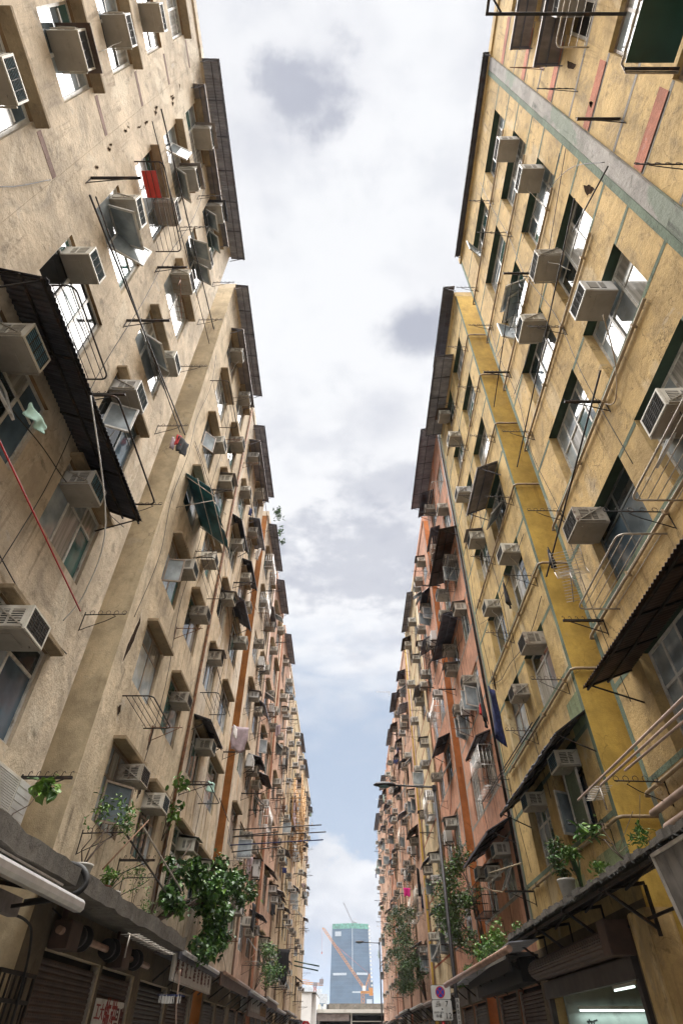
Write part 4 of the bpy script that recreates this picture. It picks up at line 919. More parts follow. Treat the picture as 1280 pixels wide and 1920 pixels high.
# mossy corrugated canopy at right with its iron trusses
t = thing('canopy', 'mossy corrugated canopy over the lit shop at right', 'canopy', (WX, 13.0, 3.72), math.pi)
obj('sheet', corr_sheet(10.8, .85, .16, amp=.022, wl=.10, ragged=.22, rnd=random.Random(5)), M['corr_rough'], t)
mb = MB(); r5 = random.Random(9)
for j in range(60):
    y = -5.4+10.8*j/60; h = r5.uniform(.02,.10); mb.box((.60+r5.uniform(0,.1), y, -.13), (.84+r5.uniform(-.03,.02), y+.176, -.11+h))
obj('mortar_edge', mb, M['concrete'], t)
mb = MB()
for y in (-4.8,-2.6,-.4,1.8,4.0):
    mb.bar((0,y,-.12),(.82,y,-.22),.05); mb.bar((0,y,-.75),(.70,y,-.24),.045); mb.bar((0,y,-.15),(0,y,-.85),.05)
    if y < 4: mb.bar((.35,y,-.22),(.75,y+2.2,-.25),.03); mb.bar((.05,y,-.6),(.05,y+2.2,-.6),.04)
mb.bar((.4,-5.3,-.14),(.4,5.3,-.14),.05); mb.bar((.75,-5.3,-.22),(.75,5.3,-.22),.05); obj('truss', mb, M['iron'], t)
# plain canopies further on, both rows
CAN = [('L3',-1,18.7,24.6),('L4',-1,24.8,32.1),('L5',-1,32.3,39),('L6',-1,39.2,46),('L7',-1,46.2,53),('L8',-1,53.3,60),('L9',-1,60.3,67),('L10',-1,67.4,76),('L11',-1,76.3,85),
       ('R3',1,18.7,25.4),('R4',1,25.7,33),('R5',1,33.2,41.5),('R6',1,41.8,49.6),('R7',1,49.8,57),('R8',1,57.3,65),('R9',1,65.2,72.5),('R10',1,72.8,80.4),('R11',1,80.6,88.5),('R12',1,88.8,99.5)]
CR = random.Random(21)
def shutter(s, Y0, Y1, z1, d, mk, label, z0=.14, holes=False):
    t = thing('roller_shutter', label, 'shutter', (s*WX, Y0, z0), 0, 'roller shutters along the shop fronts'); mb = MB(); n = int((z1-z0)/.085); L_ = Y1-Y0
    for k in range(n):
        z = k*.085; P = lambda dd, y, zz: (-s*dd, y, zz)
        a = [(d,z),(d+.022,z+.02),(d+.022,z+.055),(d,z+.085)]
        for (d0,za),(d1,zb) in zip(a, a[1:]): mb.face([P(d0,.02,za),P(d0,L_-.02,za),P(d1,L_-.02,zb),P(d1,.02,zb)])
        if holes and z > (z1-z0)*.62:
            for j in range(int(L_/.11)): mb.box(P(d+.0225,.06+j*.11,z+.026), P(d+.026,.115+j*.11,z+.05), 1)
    obj('slats', mb, [M[mk], M['ac_vent']], t)
    mb = MB(); mb.box(P(d-.02,-.05,0), P(d+.06,.018,z1-z0)); obj('guide_rail', mb, M['steel'], t)
    mb = MB(); mb.box(P(d-.02,L_-.018,0), P(d+.06,L_+.05,z1-z0)); obj('guide_rail', mb, M['steel'], t)
    return t
for (k, s, a, e) in CAN:
    b = BL[k]; D = CR.uniform(.65,.95); z = 3.3+CR.uniform(-.12,.15); side = 'left' if s < 0 else 'right'
    if k == 'R3': D = .8; z = 3.3
    t = thing('canopy', f'dark edged shop canopy along the {b.phrase}', 'canopy', (s*WX, (a+e)/2, z), rot_of(s))
    Lh = e-a
    mb = MB(); mb.box((0,-Lh/2,0),(D,Lh/2,.05)); mb.box((D-.04,-Lh/2,-.30 if CR.random()<.5 else -.12),(D+.0,Lh/2,-.003)); obj('board', mb, M[CR.choice(['black','corr_dark','corr_brown'])], t)
    mb = MB(); mb.tube([(D+.07,-Lh/2+.2,.03),(D+.07,Lh/2-.2,.0)],.055,8); obj('gutter', mb, M['copper_edge' if CR.random()<.5 else 'alu'], t)
    mb = MB()
    for j in range(4): y = -Lh/2+.4+(Lh-.8)*j/3; mb.bar((0,y,-.55),(D-.06,y,-.04),.04)
    obj('bracket', mb, M['iron'], t)
    mid = (b.Y0+b.Y1)/2
    for j, (y0, y1) in enumerate(((b.Y0+.40, mid-.2),(mid+.2, b.Y1-.40))):
        shutter(s, y0, y1, 2.74, -.10, CR.choice(['shutter_dark','shutter_dark','shutter_brown']), f'closed roller shutter, {("near","far")[j]} shop front under the {b.phrase}')
        if CR.random() < .6 and b.Y0 > 20:
            mk = CR.choice(['sign_white','hood_grey','black','wood_grey']); mb = MB(); mb.box((0,-(y1-y0)*.42,0),(.06,(y1-y0)*.42,.55)); o = obj('fascia_board', mb, M[mk]); o.location = at_wall(s, (y0+y1)/2, 2.82, .03); o.rotation_euler = (0,0,rot_of(s))
            tag(o, f'{({"sign_white":"pale","hood_grey":"grey","black":"black","wood_grey":"weathered"})[mk]} blank fascia board above the {("near","far")[j]} shutter of the {b.phrase}', 'board')
# ------------------------------------------------------------------ left: shutters, drum, sign, gate, blind
shutter(-1, 11.95, 14.8, 2.76, -.10, 'shutter_brown', 'brown roller shutter with a pierced upper part, nearest at left', holes=True)
shutter(-1, 15.05, 17.35, 2.76, -.10, 'shutter_brown', 'brown pierced roller shutter behind the white paper sign', holes=True)
shutter(-1, 3.35, 6.25, 2.7, -.10, 'shutter_dark', 'dark roller shutter under the near concrete canopy, left')
shutter(-1, 6.65, 9.25, 2.7, -.10, 'shutter_dark', 'dark roller shutter beside the alley gate, left')
shutter(1, 3.25, 6.15, 2.7, -.10, 'shutter_dark', 'dark roller shutter nearest on the right')
shutter(1, 6.55, 9.55, 2.7, -.10, 'shutter_dark', 'dark roller shutter below the wooden board, right')
t = thing('shutter_drum', 'bare shutter drum with two black pulley discs above the brown shutters', 'shutter drum', (-WX+.22, 11.7, 3.02))
mb = MB(); mb.tube([(0,0,0),(0,5.9,-.02)],.06,10); obj('axle', mb, M['copper_edge'], t)
for y in (.85, 2.6, 4.4):
    mb = MB(); mb.tube([(0,y,0),(0,y+.09,0)],.17,16); mb.tube([(0,y+.28,0),(0,y+.33,0)],.20,16); mb.tube([(0,y+.09,0),(0,y+.28,0)],.11,12); obj('pulley', mb, M['black'], t)
for y in (.15, 3.35): mb = MB(); mb.box((-.18,y,-.24),(.14,y+.55,.16)); mb.box((-.12,y+.1,.16),(-.06,y+.22,.6)); obj('bearing_box', mb, M['shutter_brown'], t, .01)
# white paper sign tied to the shutter
t = thing('paper_sign', 'white sign with red brush characters tied to the brown shutter', 'sign', (-WX+.0, 16.02, 2.28))
mb = MB(); mb.box((.0,-.98,-.86),(.014,.98,.02)); obj('board', mb, M['sign_white'], t)
rz = (R(90), 0, R(90))
glyphs('工程', t, M['sign_red'], (.018,-.78,-.20), .30, (0,-.36), rz); glyphs('大小', t, M['sign_red'], (.018,-.50,-.20), .27, (0,-.36), rz)
glyphs('飾裝', t, M['sign_red'], (.018,-.14,-.36), .50, (.46,0), rz, sy=1.5, sx=.85); glyphs('昌聯', t, M['sign_maroon'], (.018,.58,-.36), .36, (.32,0), rz, sy=1.5, sx=.8)
# long white shop sign
t = thing('shop_sign', 'long white shop sign with dark red characters, tilted under the left awning', 'sign', (-4.48, 21.3, 2.80))
mb = MB(); mb.box((-.07,-2.75,0),(0,2.75,.56)); obj('board', mb, M['sign_white'], t, .008)
mb = MB()
for a, e_ in (((0.002,-2.75,.0),(.02,2.75,.02)),((0.002,-2.75,.54),(.02,2.75,.56)),((.002,2.73,.02),(.02,2.75,.54))): mb.box(a, e_)
obj('edge', mb, M['steel'], t)
glyphs('興金花工程有限公司', t, M['sign_maroon'], (.006,-2.30,.30), .42, (.575,0), rz, sx=.75, sy=.95)
# dark hanging sign further on
t = thing('shop_sign', 'worn dark hanging sign with faded grey and tan strokes, left row', 'sign', (-4.62, 39.4, 2.6))
mb = MB(); mb.box((-.08,-4.1,0),(0,4.1,1.0)); obj('board', mb, M['hood_grey'], t); mb = MB(); rr = random.Random(4)
for k in range(5):
    y = -3.3+k*.72
    for j in range(4): z = .25+.17*j; mb.box((.002,y,z),(.012,y+.5*rr.uniform(.5,1),z+.06)); mb.box((.002,y+.15*j,.2),(.011,y+.15*j+.07,.9*rr.uniform(.7,1)))
obj('grey_strokes', mb, M['greyish'] if 'greyish' in M else M['sign_white'], t); mb = MB()
for k in range(4):
    y = .9+k*.72
    for j in range(4): z = .2+.14*j; mb.box((.002,y,z),(.012,y+.5*rr.uniform(.5,1),z+.05)); mb.box((.002,y+.15*j,.15),(.011,y+.15*j+.06,.7*rr.uniform(.7,1)))
obj('tan_strokes', mb, M['bamboo'], t)
# hanging plastic pegs dryer below the white sign
t = thing('peg_dryer', 'small blue and white peg dryer hanging by the long white sign', 'peg dryer', (-4.2, 17.6, 2.45))
mb = MB()
for k in range(5): mb.box((-.25,-.3+k*.13,0),(.30,-.285+k*.13,.015))
mb.box((-.25,-.3,0),(-.235,.24,.015)); mb.box((.285,-.3,0),(.30,.24,.015)); obj('frame', mb, M['cloth_navy'], t)
mb = MB(); rr = random.Random(8)
for k in range(36): x, y = rr.uniform(-.24,.28), rr.uniform(-.3,.24); mb.box((x,y,-.13),(x+.012,y+.012,.03))
kind(obj('peg_row', mb, M['sign_white'], t), 'stuff'); mb = MB(); mb.tube([(0,0,0),(.02,0,.55)],.008,5); obj('hook', mb, M['iron'], t)
# alley gate and door post at left
t = thing('alley_gate', 'black iron gate with square bar pattern across the left alley', 'gate', (-WX+.09, 10.34, 0))
mb = MB()
for y in (.02,1.24): mb.box((-.02,y,0),(.02,y+.05,2.42))
for z in (.1,1.2,2.05,2.37): mb.box((-.018,.071,z),(.018,1.238,z+.05))
obj('gate_frame', mb, M['iron'], t); mb = MB()
for k in range(6): y = .17+k*.19; mb.box((-.012,y,.151),(.012,y+.028,2.049))
for k in range(5): mb.box((-.0125,.20+k*.19,2.101),(.0125,.23+k*.19,2.369)); mb.box((-.013,.199+k*.19,1.5+.12*(k%2)),(.013,.359+k*.19,1.53+.12*(k%2)))
obj('bar_pattern', mb, M['iron'], t)
mb = MB(); mb.box((-3.2,-.02,0),(-3.1,1.4,3.2)); 
o = obj('alley_wall', mb, WM['sidebeige']); o.location = (-WX, 9.66, 0); tag(o, 'beige back wall at the end of the left alley behind the gate', 'wall')
# rolled blind and sheet awning at bottom left
t = thing('rolled_blind', 'pale aluminium rolled blind box under the near left canopy', 'blind', (-3.98, 5.0, 3.17))
mb = MB(); pr_ = [(0,0),(.10,-.02),(.13,-.06),(.13,-.13),(.09,-.17),(0,-.17),(-.03,-.1)]; n = len(pr_)
for k in range(n):
    (a, z0), (c_, z1) = pr_[k], pr_[(k+1)%n]; mb.face([(a,-6,z0),(a,4.9,z0),(c_,4.9,z1),(c_,-6,z1)])
mb.face([(a,4.9,z) for a, z in pr_]); obj('blind_box', mb, M['alu'], t)
mb = MB(); mb.box((-.75,-6,-.28),(-.62,4.5,-.06)); obj('rail', mb, M['hood_grey'], t); mb = MB()
for y in (-2,0,2,4.2): mb.bar((-1.0,y,.1),(0,y,-.05),.05); mb.bar((-.6,y,-.2),(.02,y,-.12),.04)
obj('arm', mb, M['iron'], t); mb = MB(); mb.obox((-.50,-1.0,.02),(.42,0,-.10),(0,5.0,0),(.001,0,.008)); obj('blind_sheet', mb, M['black'], t)
t = thing('light_panel', 'thin pale sheet lying above the rolled blind, bottom left', 'sheet', (-4.2, 7.2, 3.28)); mb = MB(); mb.obox((0,-2,0),(.16,0,-.03),(0,4.2,0),(.002,0,.012)); obj('sheet', mb, M['alu'], t)
# black pipe hoop on the canopy joint and other cables
def cable(pts, r, mk, label, name='cable', cat='cable', n=6):
    o0 = Vector(pts[0]); P = [Vector(p)-o0 for p in pts]; out = []
    for i in range(len(P)-1):
        p0, p1, p2, p3 = P[max(i-1,0)], P[i], P[i+1], P[min(i+2,len(P)-1)]
        for k in range(6):
            u = k/6; out.append(.5*((2*p1)+(p2-p0)*u+(2*p0-5*p1+4*p2-p3)*u*u+(3*p1-p0-3*p2+p3)*u**3))
    out.append(P[-1]); mb = MB(); mb.tube(out, r, n); o = obj(name, mb, M[mk]); o.location = o0; tag(o, label, cat, None); return o
cable([(-5.0,10.5,3.75),(-4.4,10.55,3.72),(-4.18,10.55,3.5),(-4.35,10.5,3.3),(-5.0,10.4,3.2)], .05, 'black', 'black hose bent round the joint of the left canopies', 'hose', 'hose')
cable([(-5.05,11.6,3.3),(-5.02,13,3.12),(-5.02,14.6,3.05),(-5.02,16.2,3.12),(-5.0,17.5,3.0)], .015, 'black', 'black cable sagging along the wall above the shutter drum')
cable([(-5.0,9.8,3.0),(-4.98,10.6,3.0),(-4.98,11.0,2.8),(-4.98,11.2,2.0),(-4.98,11.2,.3)], .02, 'black', 'black cable bending down past the left alley gate')
cable([(-4.25,18.4,3.0),(-4.25,18.6,2.3),(-4.2,18.9,1.6),(-4.2,18.2,1.2)], .02, 'pvc', 'pinkish cable hanging in front of the shutters by the white sign')
cable([(-5.07,.9,11.3),(-5.07,1.6,10.1),(-5.07,2.4,10.4),(-5.07,2.85,12.3)], .008, 'black', 'loose black wire looping on the plaster of the mauve banded building')
cable([(-4.2,5.2,9.3),(-4.15,7.0,8.1),(-4.6,8.0,7.4),(-4.9,8.2,6.9)], .012, 'sign_white', 'white wire dangling from the long black awning')
cable([(5.05,3.0,14.0),(5.05,3.6,15.9),(5.05,4.8,17.5),(5.05,6.0,18.2)], .007, 'black', 'thin black wire along the near yellow building')
cable([(4.55,4.6,10.9),(4.95,5.4,10.6),(5.05,6.0,10.3),(5.05,6.3,10.65)], .012, 'pvc_tan', 'drain hose hanging from the third-floor air conditioner of the near yellow building', 'hose', 'hose')
cable([(4.9,9.9,4.6),(4.9,10.4,4.2),(4.7,10.9,4.0),(4.6,9.7,4.3)], .006, 'pvc_cream', 'thin pale wire looping by the low TV antenna at right')
# ------------------------------------------------------------------ right: lit shop, shutter box, post, boards
t = thing('shutter_box', 'ribbed brown shutter box above the lit shop', 'shutter box', (WX-.02, 12.35, 2.78))
mb = MB(); prof = [(0,.0),(-.22,-.02),(-.36,.06),(-.42,.16),(-.42,.24),(-.36,.33),(-.22,.40),(0,.42)]
for (a,z0),(c_,z1) in zip(prof, prof[1:]):
    for k in range(2):
        f0, f1 = k/2, (k+1)/2; A=(a+(c_-a)*f0, z0+(z1-z0)*f0); B=(a+(c_-a)*f1, z0+(z1-z0)*f1); m_ = ((A[0]+B[0])/2-.022, (A[1]+B[1])/2)
        mb.face([(A[0],.3,A[1]),(A[0],5.9,A[1]),(m_[0],5.9,m_[1]),(m_[0],.3,m_[1])]); mb.face([(m_[0],.3,m_[1]),(m_[0],5.9,m_[1]),(B[0],5.9,B[1]),(B[0],.3,B[1])])
mb.face([(a,5.9,z) for a, z in prof]); obj('ribbed_cover', mb, M['shutter_brown'], t)
mb = MB(); mb.box((-.46,-.12,-.05),(-.02,.29,.46)); obj('end_box', mb, M['shutter_brown'], t, .01)
mb = MB(); mb.box((-.10,.02,-.36),(.02,5.95,-.05)); mb.box((-.06,.02,-2.6),(.06,.16,-.36)); mb.box((-.06,5.78,-2.6),(.06,5.95,-.36)); obj('door_frame', mb, M['shutter_dark'], t)
# the room: walls are the opening's reveals in the house wall; inner partition, ceiling lamps
mb = MB(); mb.box((0,0,0),(3.95,.1,2.55)); o = obj('shop_partition', mb, M['shop_wall']); o.location = (WX+.24, 17.95, .14); tag(o, 'pale inner side wall of the lit shop', 'wall')
glyphs('新', o, M['sign_black'], (.55,-.006,1.75), .30, (0,0), (R(90),0,0))
mb = MB(); mb.box((0,0,0),(.1,5.4,2.55)); o = obj('shop_back_wall', mb, M['shop_wall']); o.location = (WX+4.05, 12.5, .14); tag(o, 'pale back wall of the lit shop', 'wall')
for k, (x, y, z, L_, ax) in enumerate(((6.15,13.1,2.50,1.35,'y'),(6.15,15.5,2.50,1.2,'y'),(5.6,17.80,2.20,1.9,'x'))):
    t = thing('tube_lamp', ('fluorescent tube on the ceiling, nearer one in the lit shop','fluorescent tube on the ceiling, further one in the lit shop','long fluorescent tube low on the inner wall of the lit shop')[k], 'lamp', (x, y, z))
    q_ = (0,L_,0) if ax == 'y' else (L_,0,0); mb = MB(); mb.tube([(0,0,0), q_], .018, 8); obj('tube', mb, M['tube_light'], t)
    mb = MB(); a_, b_ = (-.03,-.03,.024), ((.03,L_+.03,.08) if ax == 'y' else (L_+.03,.03,.08)); mb.box(a_, b_); obj('fitting', mb, M['sign_white'], t)
    ld = bpy.data.lights.new('tube_glow', 'AREA'); ld.shape = 'RECTANGLE'; ld.energy = 0.55; ld.color = (.82,1,.94); ld.size = .05; ld.size_y = L_
    lo = bpy.data.objects.new('tube_glow', ld); C.objects.link(lo); lo.parent = t; lo.location = (0 if ax == 'y' else L_/2, L_/2 if ax == 'y' else 0, -.03); lo.rotation_euler = (0,0,0 if ax == 'y' else R(90))
mb = MB(); mb.box((-.02,-.38,0),(.46,.38,3.15)); o = obj('shop_post', mb, WM['yellow'], None, .02); o.location = (WX-.06, 11.75, .14); o.rotation_euler=(0,0,0); tag(o, 'ochre plaster post between the lit shop and the wooden board', 'post')
t = thing('boarded_panel', 'grey weathered plank panel with pale edging hung at right', 'panel', (4.42, 7.4, 2.72)); t.rotation_euler = (0, R(-8), 0)
mb = MB()
for k in range(8): mb.box((0,-.8+k*.29,0),(.03,-.8+k*.29+.28,.78))
obj('planks', mb, M['wood_grey'], t); mb = MB(); mb.box((-.02,-.86,-.05),(.04,1.57,-.003)); mb.box((-.02,1.523,0),(.04,1.57,.78)); mb.box((-.02,-.86,.783),(.04,1.57,.83)); obj('edging', mb, M['wood_edge'], t)
t = thing('fascia_board', 'black fascia box over the closed shutters past the lit shop', 'board', (WX-.45, 19.0, 2.80)); mb = MB(); mb.box((0,0,0),(.43,6.8,.62)); obj('board', mb, M['black'], t, .01); mb = MB(); mb.box((-.03,.3,.45),(-.002,5.9,.60)); obj('drip_edge', mb, M['hood_grey'], t)
t = thing('gutter', 'brown metal gutter pipe along the canopy edge, ending by the parking sign', 'gutter', (3.92, 16.8, 3.27)); mb = MB(); mb.tube([(0,0,0),(-.62,7.2,-.24)],.075,10); obj('pipe', mb, M['copper_edge'], t)
mb = MB(); mb.obox((.35,4.6,.02),(.36,0,.03),(-.02,4.6,-.13),(0,0,.012)); obj('sheet', mb, M['corr_grey'], t)
# ------------------------------------------------------------------ street lamps, signs
def street_lamp(x, y, label, plate=False):
    t = thing('street_lamp', label, 'street lamp', (x, y, .13), 0, 'street lamps on the right kerb')
    mb = MB(); mb.tube([(0,0,0),(0,0,1.6),(0,0,1.65),(0,0,8.85)],.085,12,r1=.055); mb.lathe([(.13,0),(.13,.25),(.09,.3)],12); obj('post', mb, M['pole_grey'], t)
    mb = MB(); mb.tube([(0,0,8.80),(-.12,0,8.86),(-1.65,0,8.93)],.035,8); mb.box((-.09,-.07,8.72),(.07,.07,8.92)); obj('arm', mb, M['pole_grey'], t)
    mb = MB(); n = 12; sec = [(-1.55,.05,.05),(-1.62,.09,.08),(-1.8,.14,.11),(-2.1,.155,.12),(-2.3,.12,.09),(-2.42,.03,.03)]; idx = []
    for (x_, ry, rz_) in sec:
        i0 = len(mb.v); mb.v += [(x_, ry*math.cos(2*math.pi*j/n), 8.94+rz_*math.sin(2*math.pi*j/n)*(1 if math.sin(2*math.pi*j/n) > 0 else .55)) for j in range(n)]; idx.append(i0)
    for a, b_ in zip(idx, idx[1:]):
        for j in range(n): mb.f.append((a+j, a+(j+1)%n, b_+(j+1)%n, b_+j)); mb.m.append(0); mb.sm.append(True)
    obj('lantern', mb, M['pole_grey'], t)
    mb = MB(); mb.lathe([(.001,-.10),(.06,-.095),(.115,-.06),(.125,-.02),(.125,0)],14); b = obj('bowl', mb, M['lamp_glass'], t); b.location = (-2.0,0,8.92); b.scale = (1.9,1,1)
    if plate:
        mb = MB(); mb.box((-.055,-.090,1.75),(.055,-.086,2.55)); p = obj('number_plate', mb, M['sign_white'], t)
        g = glyphs('AB0073', p, M['sign_black'], (0,-.093,2.48), .12, (0,-.13), (R(90),0,0))
    return t
street_lamp(3.52, 23.4, 'tall grey street lamp with a long arm, the near one at right', True)
street_lamp(3.38, 70.0, 'grey street lamp far down the right kerb beside the tower')
t = thing('parking_sign', 'no stopping sign with hours plate on a red and black post', 'sign', (3.18, 24.5, 0)); t.rotation_euler = (0,0,R(-4))
mb = MB(); mb.tube([(0,.05,.13),(0,.05,2.2)],.04,10); obj('post', mb, M['sign_bright_red'], t)
def rplate(z0, z1, w, mk, y=0, inset=0):
    mb = MB(); r = .05; pts = []
    for cx_, cz, a0 in ((w/2-r,z1-r,0),(-w/2+r,z1-r,90),(-w/2+r,z0+r,180),(w/2-r,z0+r,270)):
        for k in range(5): a = R(a0+k*22.5); pts.append((cx_+r*math.cos(a), cz+r*math.sin(a)))
    n = len(pts); f = [(x, y-.008, z) for x, z in pts]; b_ = [(x, y+.008, z) for x, z in pts]; mb.face(f[::-1]); mb.face(b_)
    for k in range(n): mb.face([f[k], f[(k+1)%n], b_[(k+1)%n], b_[k]])
    return mb
for nm, z0, z1 in (('no_stopping_plate',2.70,3.06),('hours_plate',2.18,2.685)):
    p = obj(nm, rplate(z0, z1, .64, 'sign_white'), M['sign_white'], t); mb = MB()
    obj('border', rplate(z0-.012, z1+.012, .664, 'sign_black', .010), M['sign_black'], p)
    if nm == 'no_stopping_plate':
        def disc(r0, r1, y, mk, name):
            mb = MB(); n = 32
            for k in range(n):
                a, b_ = 2*math.pi*k/n, 2*math.pi*(k+1)/n
                mb.face([(r0*math.cos(a),y,r0*math.sin(a)),(r1*math.cos(a),y,r1*math.sin(a)),(r1*math.cos(b_),y,r1*math.sin(b_)),(r0*math.cos(b_),y,r0*math.sin(b_))])
            if r0 == 0: mb = MB(); mb.face([(r1*math.cos(2*math.pi*k/n), y, r1*math.sin(2*math.pi*k/n)) for k in range(n)])
            o = obj(name, mb, M[mk], p); o.location = (-.02,0,2.88); return o
        disc(0,.125,-.011,'sign_blue','blue_disc'); disc(.125,.155,-.013,'sign_bright_red','red_ring')
        mb = MB()
        for sg in (-1,1): mb.obox((0,-.015,0),(.095,0,sg*.095),(0,.001,0),(-sg*.009,0,.009)) if sg > 0 else mb.obox((0,-.017,0),(.095,0,-.095),(0,.001,0),(.009,0,.009))
        o = obj('red_cross', mb, M['sign_bright_red'], p); o.location = (-.02,0,2.88)
    else:
        rx = (R(90),0,0)
        glyphs('am', p, M['sign_black'], (-.155,-.012,2.645), .075, (.058,0), rx); glyphs('上午', p, M['sign_black'], (-.17,-.012,2.555), .095, (.10,0), rx); glyphs('7', p, M['sign_black'], (.16,-.012,2.585), .20, (0,0), rx)
        glyphs('midnight', p, M['sign_black'], (-.245,-.012,2.385), .075, (.039,0), rx); glyphs('午夜', p, M['sign_black'], (-.17,-.012,2.28), .095, (.10,0), rx); glyphs('12', p, M['sign_black'], (.13,-.012,2.29), .20, (.115,0), rx)
        mb = MB(); mb.tube([(0,-.013,2.46),(0,-.010,2.46)],.022,12); obj('dot', mb, M['sign_black'], p)
t = thing('stop_sign', 'red octagonal stop sign on a post at the far left kerb', 'sign', (-2.38, 45, 0)); mb = MB(); mb.tube([(0,.04,.01),(0,.04,2.4)],.035,8); obj('post', mb, M['pole_grey'], t)
mb = MB(); pts = [(.31*math.cos(R(22.5+45*k)), .31*math.sin(R(22.5+45*k))) for k in range(8)]; mb.face([(x,-.01,z) for x, z in pts]); mb.face([(x,.01,z) for x, z in pts][::-1])
for k in range(8): (x0,z0),(x1,z1) = pts[k], pts[(k+1)%8]; mb.face([(x0,-.01,z0),(x0,.01,z0),(x1,.01,z1),(x1,-.01,z1)])
p = obj('plate', mb, M['sign_bright_red'], t); p.location = (0,0,2.36); glyphs('停', p, M['sign_white'], (0,-.013,.11), .2, (0,0), (R(90),0,0)); glyphs('STOP', p, M['sign_white'], (-.16,-.013,-.1), .15, (.105,0), (R(90),0,0))

# ------------------------------------------------------------------ plants
def leaf(mb, c, d, up, L_, Wd, m, heart=False):
    d = d.normalized(); sd = d.cross(up)
    if sd.length < 1e-3: sd = d.orthogonal()
    sd.normalize(); nn = sd.cross(d); i = len(mb.v)
    if heart: P = [(0,0,0),(.05,.42,.05),(.40,.52,.08),(.78,.22,.02),(1.12,0,-.12),(.78,-.22,.02),(.40,-.52,.08),(.05,-.42,.05)]
    else: P = [(0,0,0),(.35,.5,.06),(.75,.34,.04),(1,0,-.08),(.75,-.34,.04),(.35,-.5,.06)]
    for a, b_, h in P: mb.v.append(tuple(c + d*L_*a + sd*Wd*b_ + nn*L_*h))
    n = len(P)
    # two halves folded on the midrib
    h1 = [0]+list(range(1, n//2+1)); h2 = [0, n//2]+list(range(n//2+1, n))
    for h_ in (h1, h2): mb.f.append(tuple(i+k for k in h_)); mb.m.append(m); mb.sm.append(False)
def foliage(blobs, n, size, seed, heart=False, mats=(0,0,1,1,2), hang=.5):
    r = random.Random(seed); mb = MB(); tot = sum(b_[3]*b_[4]*b_[5] for b_ in blobs)
    for (cx_, cy, cz, rx, ry, rz_) in blobs:
        clumps = [(cx_+rx*r.gauss(0,.45), cy+ry*r.gauss(0,.45), cz+rz_*r.gauss(0,.45)) for _ in range(max(5, int(14*(rx*ry*rz_/tot)**.5)+4))]
        k = int(n*(rx*ry*rz_)/tot)
        for _ in range(k):
            q_ = r.choice(clumps); s_ = min(rx,ry,rz_)*.30
            c = Vector((q_[0]+r.gauss(0,s_), q_[1]+r.gauss(0,s_), q_[2]+r.gauss(0,s_)))
            d = Vector((r.gauss(0,1), r.gauss(0,1), r.gauss(0,.6)-hang)); up = Vector((r.gauss(0,.5), r.gauss(0,.5), 1))
            L_ = size*r.uniform(.6,1.25); leaf(mb, c, d, up, L_, L_*(.85 if heart else .42), r.choice(mats), heart)
    return mb
def branchy(mb, p0, tips, r0, seed, m=0):
    r = random.Random(seed)
    for q_ in tips:
        p, q2 = Vector(p0), Vector(q_); pts = [p]
        for k in range(1,6): f = k/5; pts.append(p.lerp(q2, f) + Vector((r.uniform(-.08,.08), r.uniform(-.08,.08), .25*math.sin(f*3.1)*r.uniform(.2,1)))*(1 if k < 5 else 0))
        mb.tube(pts, r0, 6, m, r1=r0*.3)
def plant(name, label, cat, base, tips, r0, blobs, n, size, seed, heart=False, mats=(0,0,1,1,2), hang=.5, group=None):
    t = thing(name, label, cat, base, 0, group); mb = MB(); branchy(mb, (0,0,0), [Vector(q_)-Vector(base) for q_ in tips], r0, seed); obj('trunk' if r0 > .03 else 'stem', mb, M['bark'], t)
    obj('crown' if r0 > .03 else 'foliage', foliage([(b_[0]-base[0], b_[1]-base[1], b_[2]-base[2], *b_[3:]) for b_ in blobs], n, size, seed, heart, mats, hang), LEAF, t); return t
plant('wall_tree', 'large leafy wall tree with heart shaped leaves over the left canopy', 'tree', (-5.0,17.2,3.7), [(-4.6,18.6,5.9),(-4.2,21,4.9),(-4.1,22.5,5.4),(-4.4,19.5,4.6),(-4.3,25.5,6.4),(-4.95,17.4,6.4)], .045,
      [(-4.7,17.6,5.1,.25,.5,.5),(-4.75,17.3,4.4,.2,.5,.4),(-4.6,18.4,4.5,.3,.7,.4),(-4.45,19.0,5.25,.35,.9,.6),(-4.25,20.8,4.75,.45,1.1,.75),(-4.15,22.5,4.5,.45,1.2,.85),(-4.2,24.2,5.9,.42,1.8,.55),(-4.3,21.6,5.6,.35,1.0,.5),(-4.2,27.0,6.2,.4,1.4,.5),(-4.2,20.6,3.75,.35,.9,.35)], 5600, .135, 11, True, (0,0,0,1,1,1,2), .9)
plant('climbing_plant', 'thin climber on the black down pipe at the end of the hooded cream building', 'plant', (-5.0,17.0,5.6), [(-4.9,16.9,7.2),(-4.85,17.2,6.5)], .015, [(-4.85,16.9,7.1,.2,.35,.35),(-4.85,17.2,6.4,.2,.35,.45)], 70, .17, 12, True, (1,1,2,2), .7)
plant('shrub', 'leafy shrub hanging low on the far left row', 'shrub', (-5.0,40.0,3.8), [(-4.4,40.5,5.4),(-4.3,42,4.8),(-4.4,38.5,4.4)], .025, [(-4.45,40.5,5.5,.4,1.2,.7),(-4.3,42.5,4.9,.45,1.5,.6),(-4.4,39.0,4.5,.4,1.2,.5)], 1500, .15, 13, False, (0,1,1,2), .2)
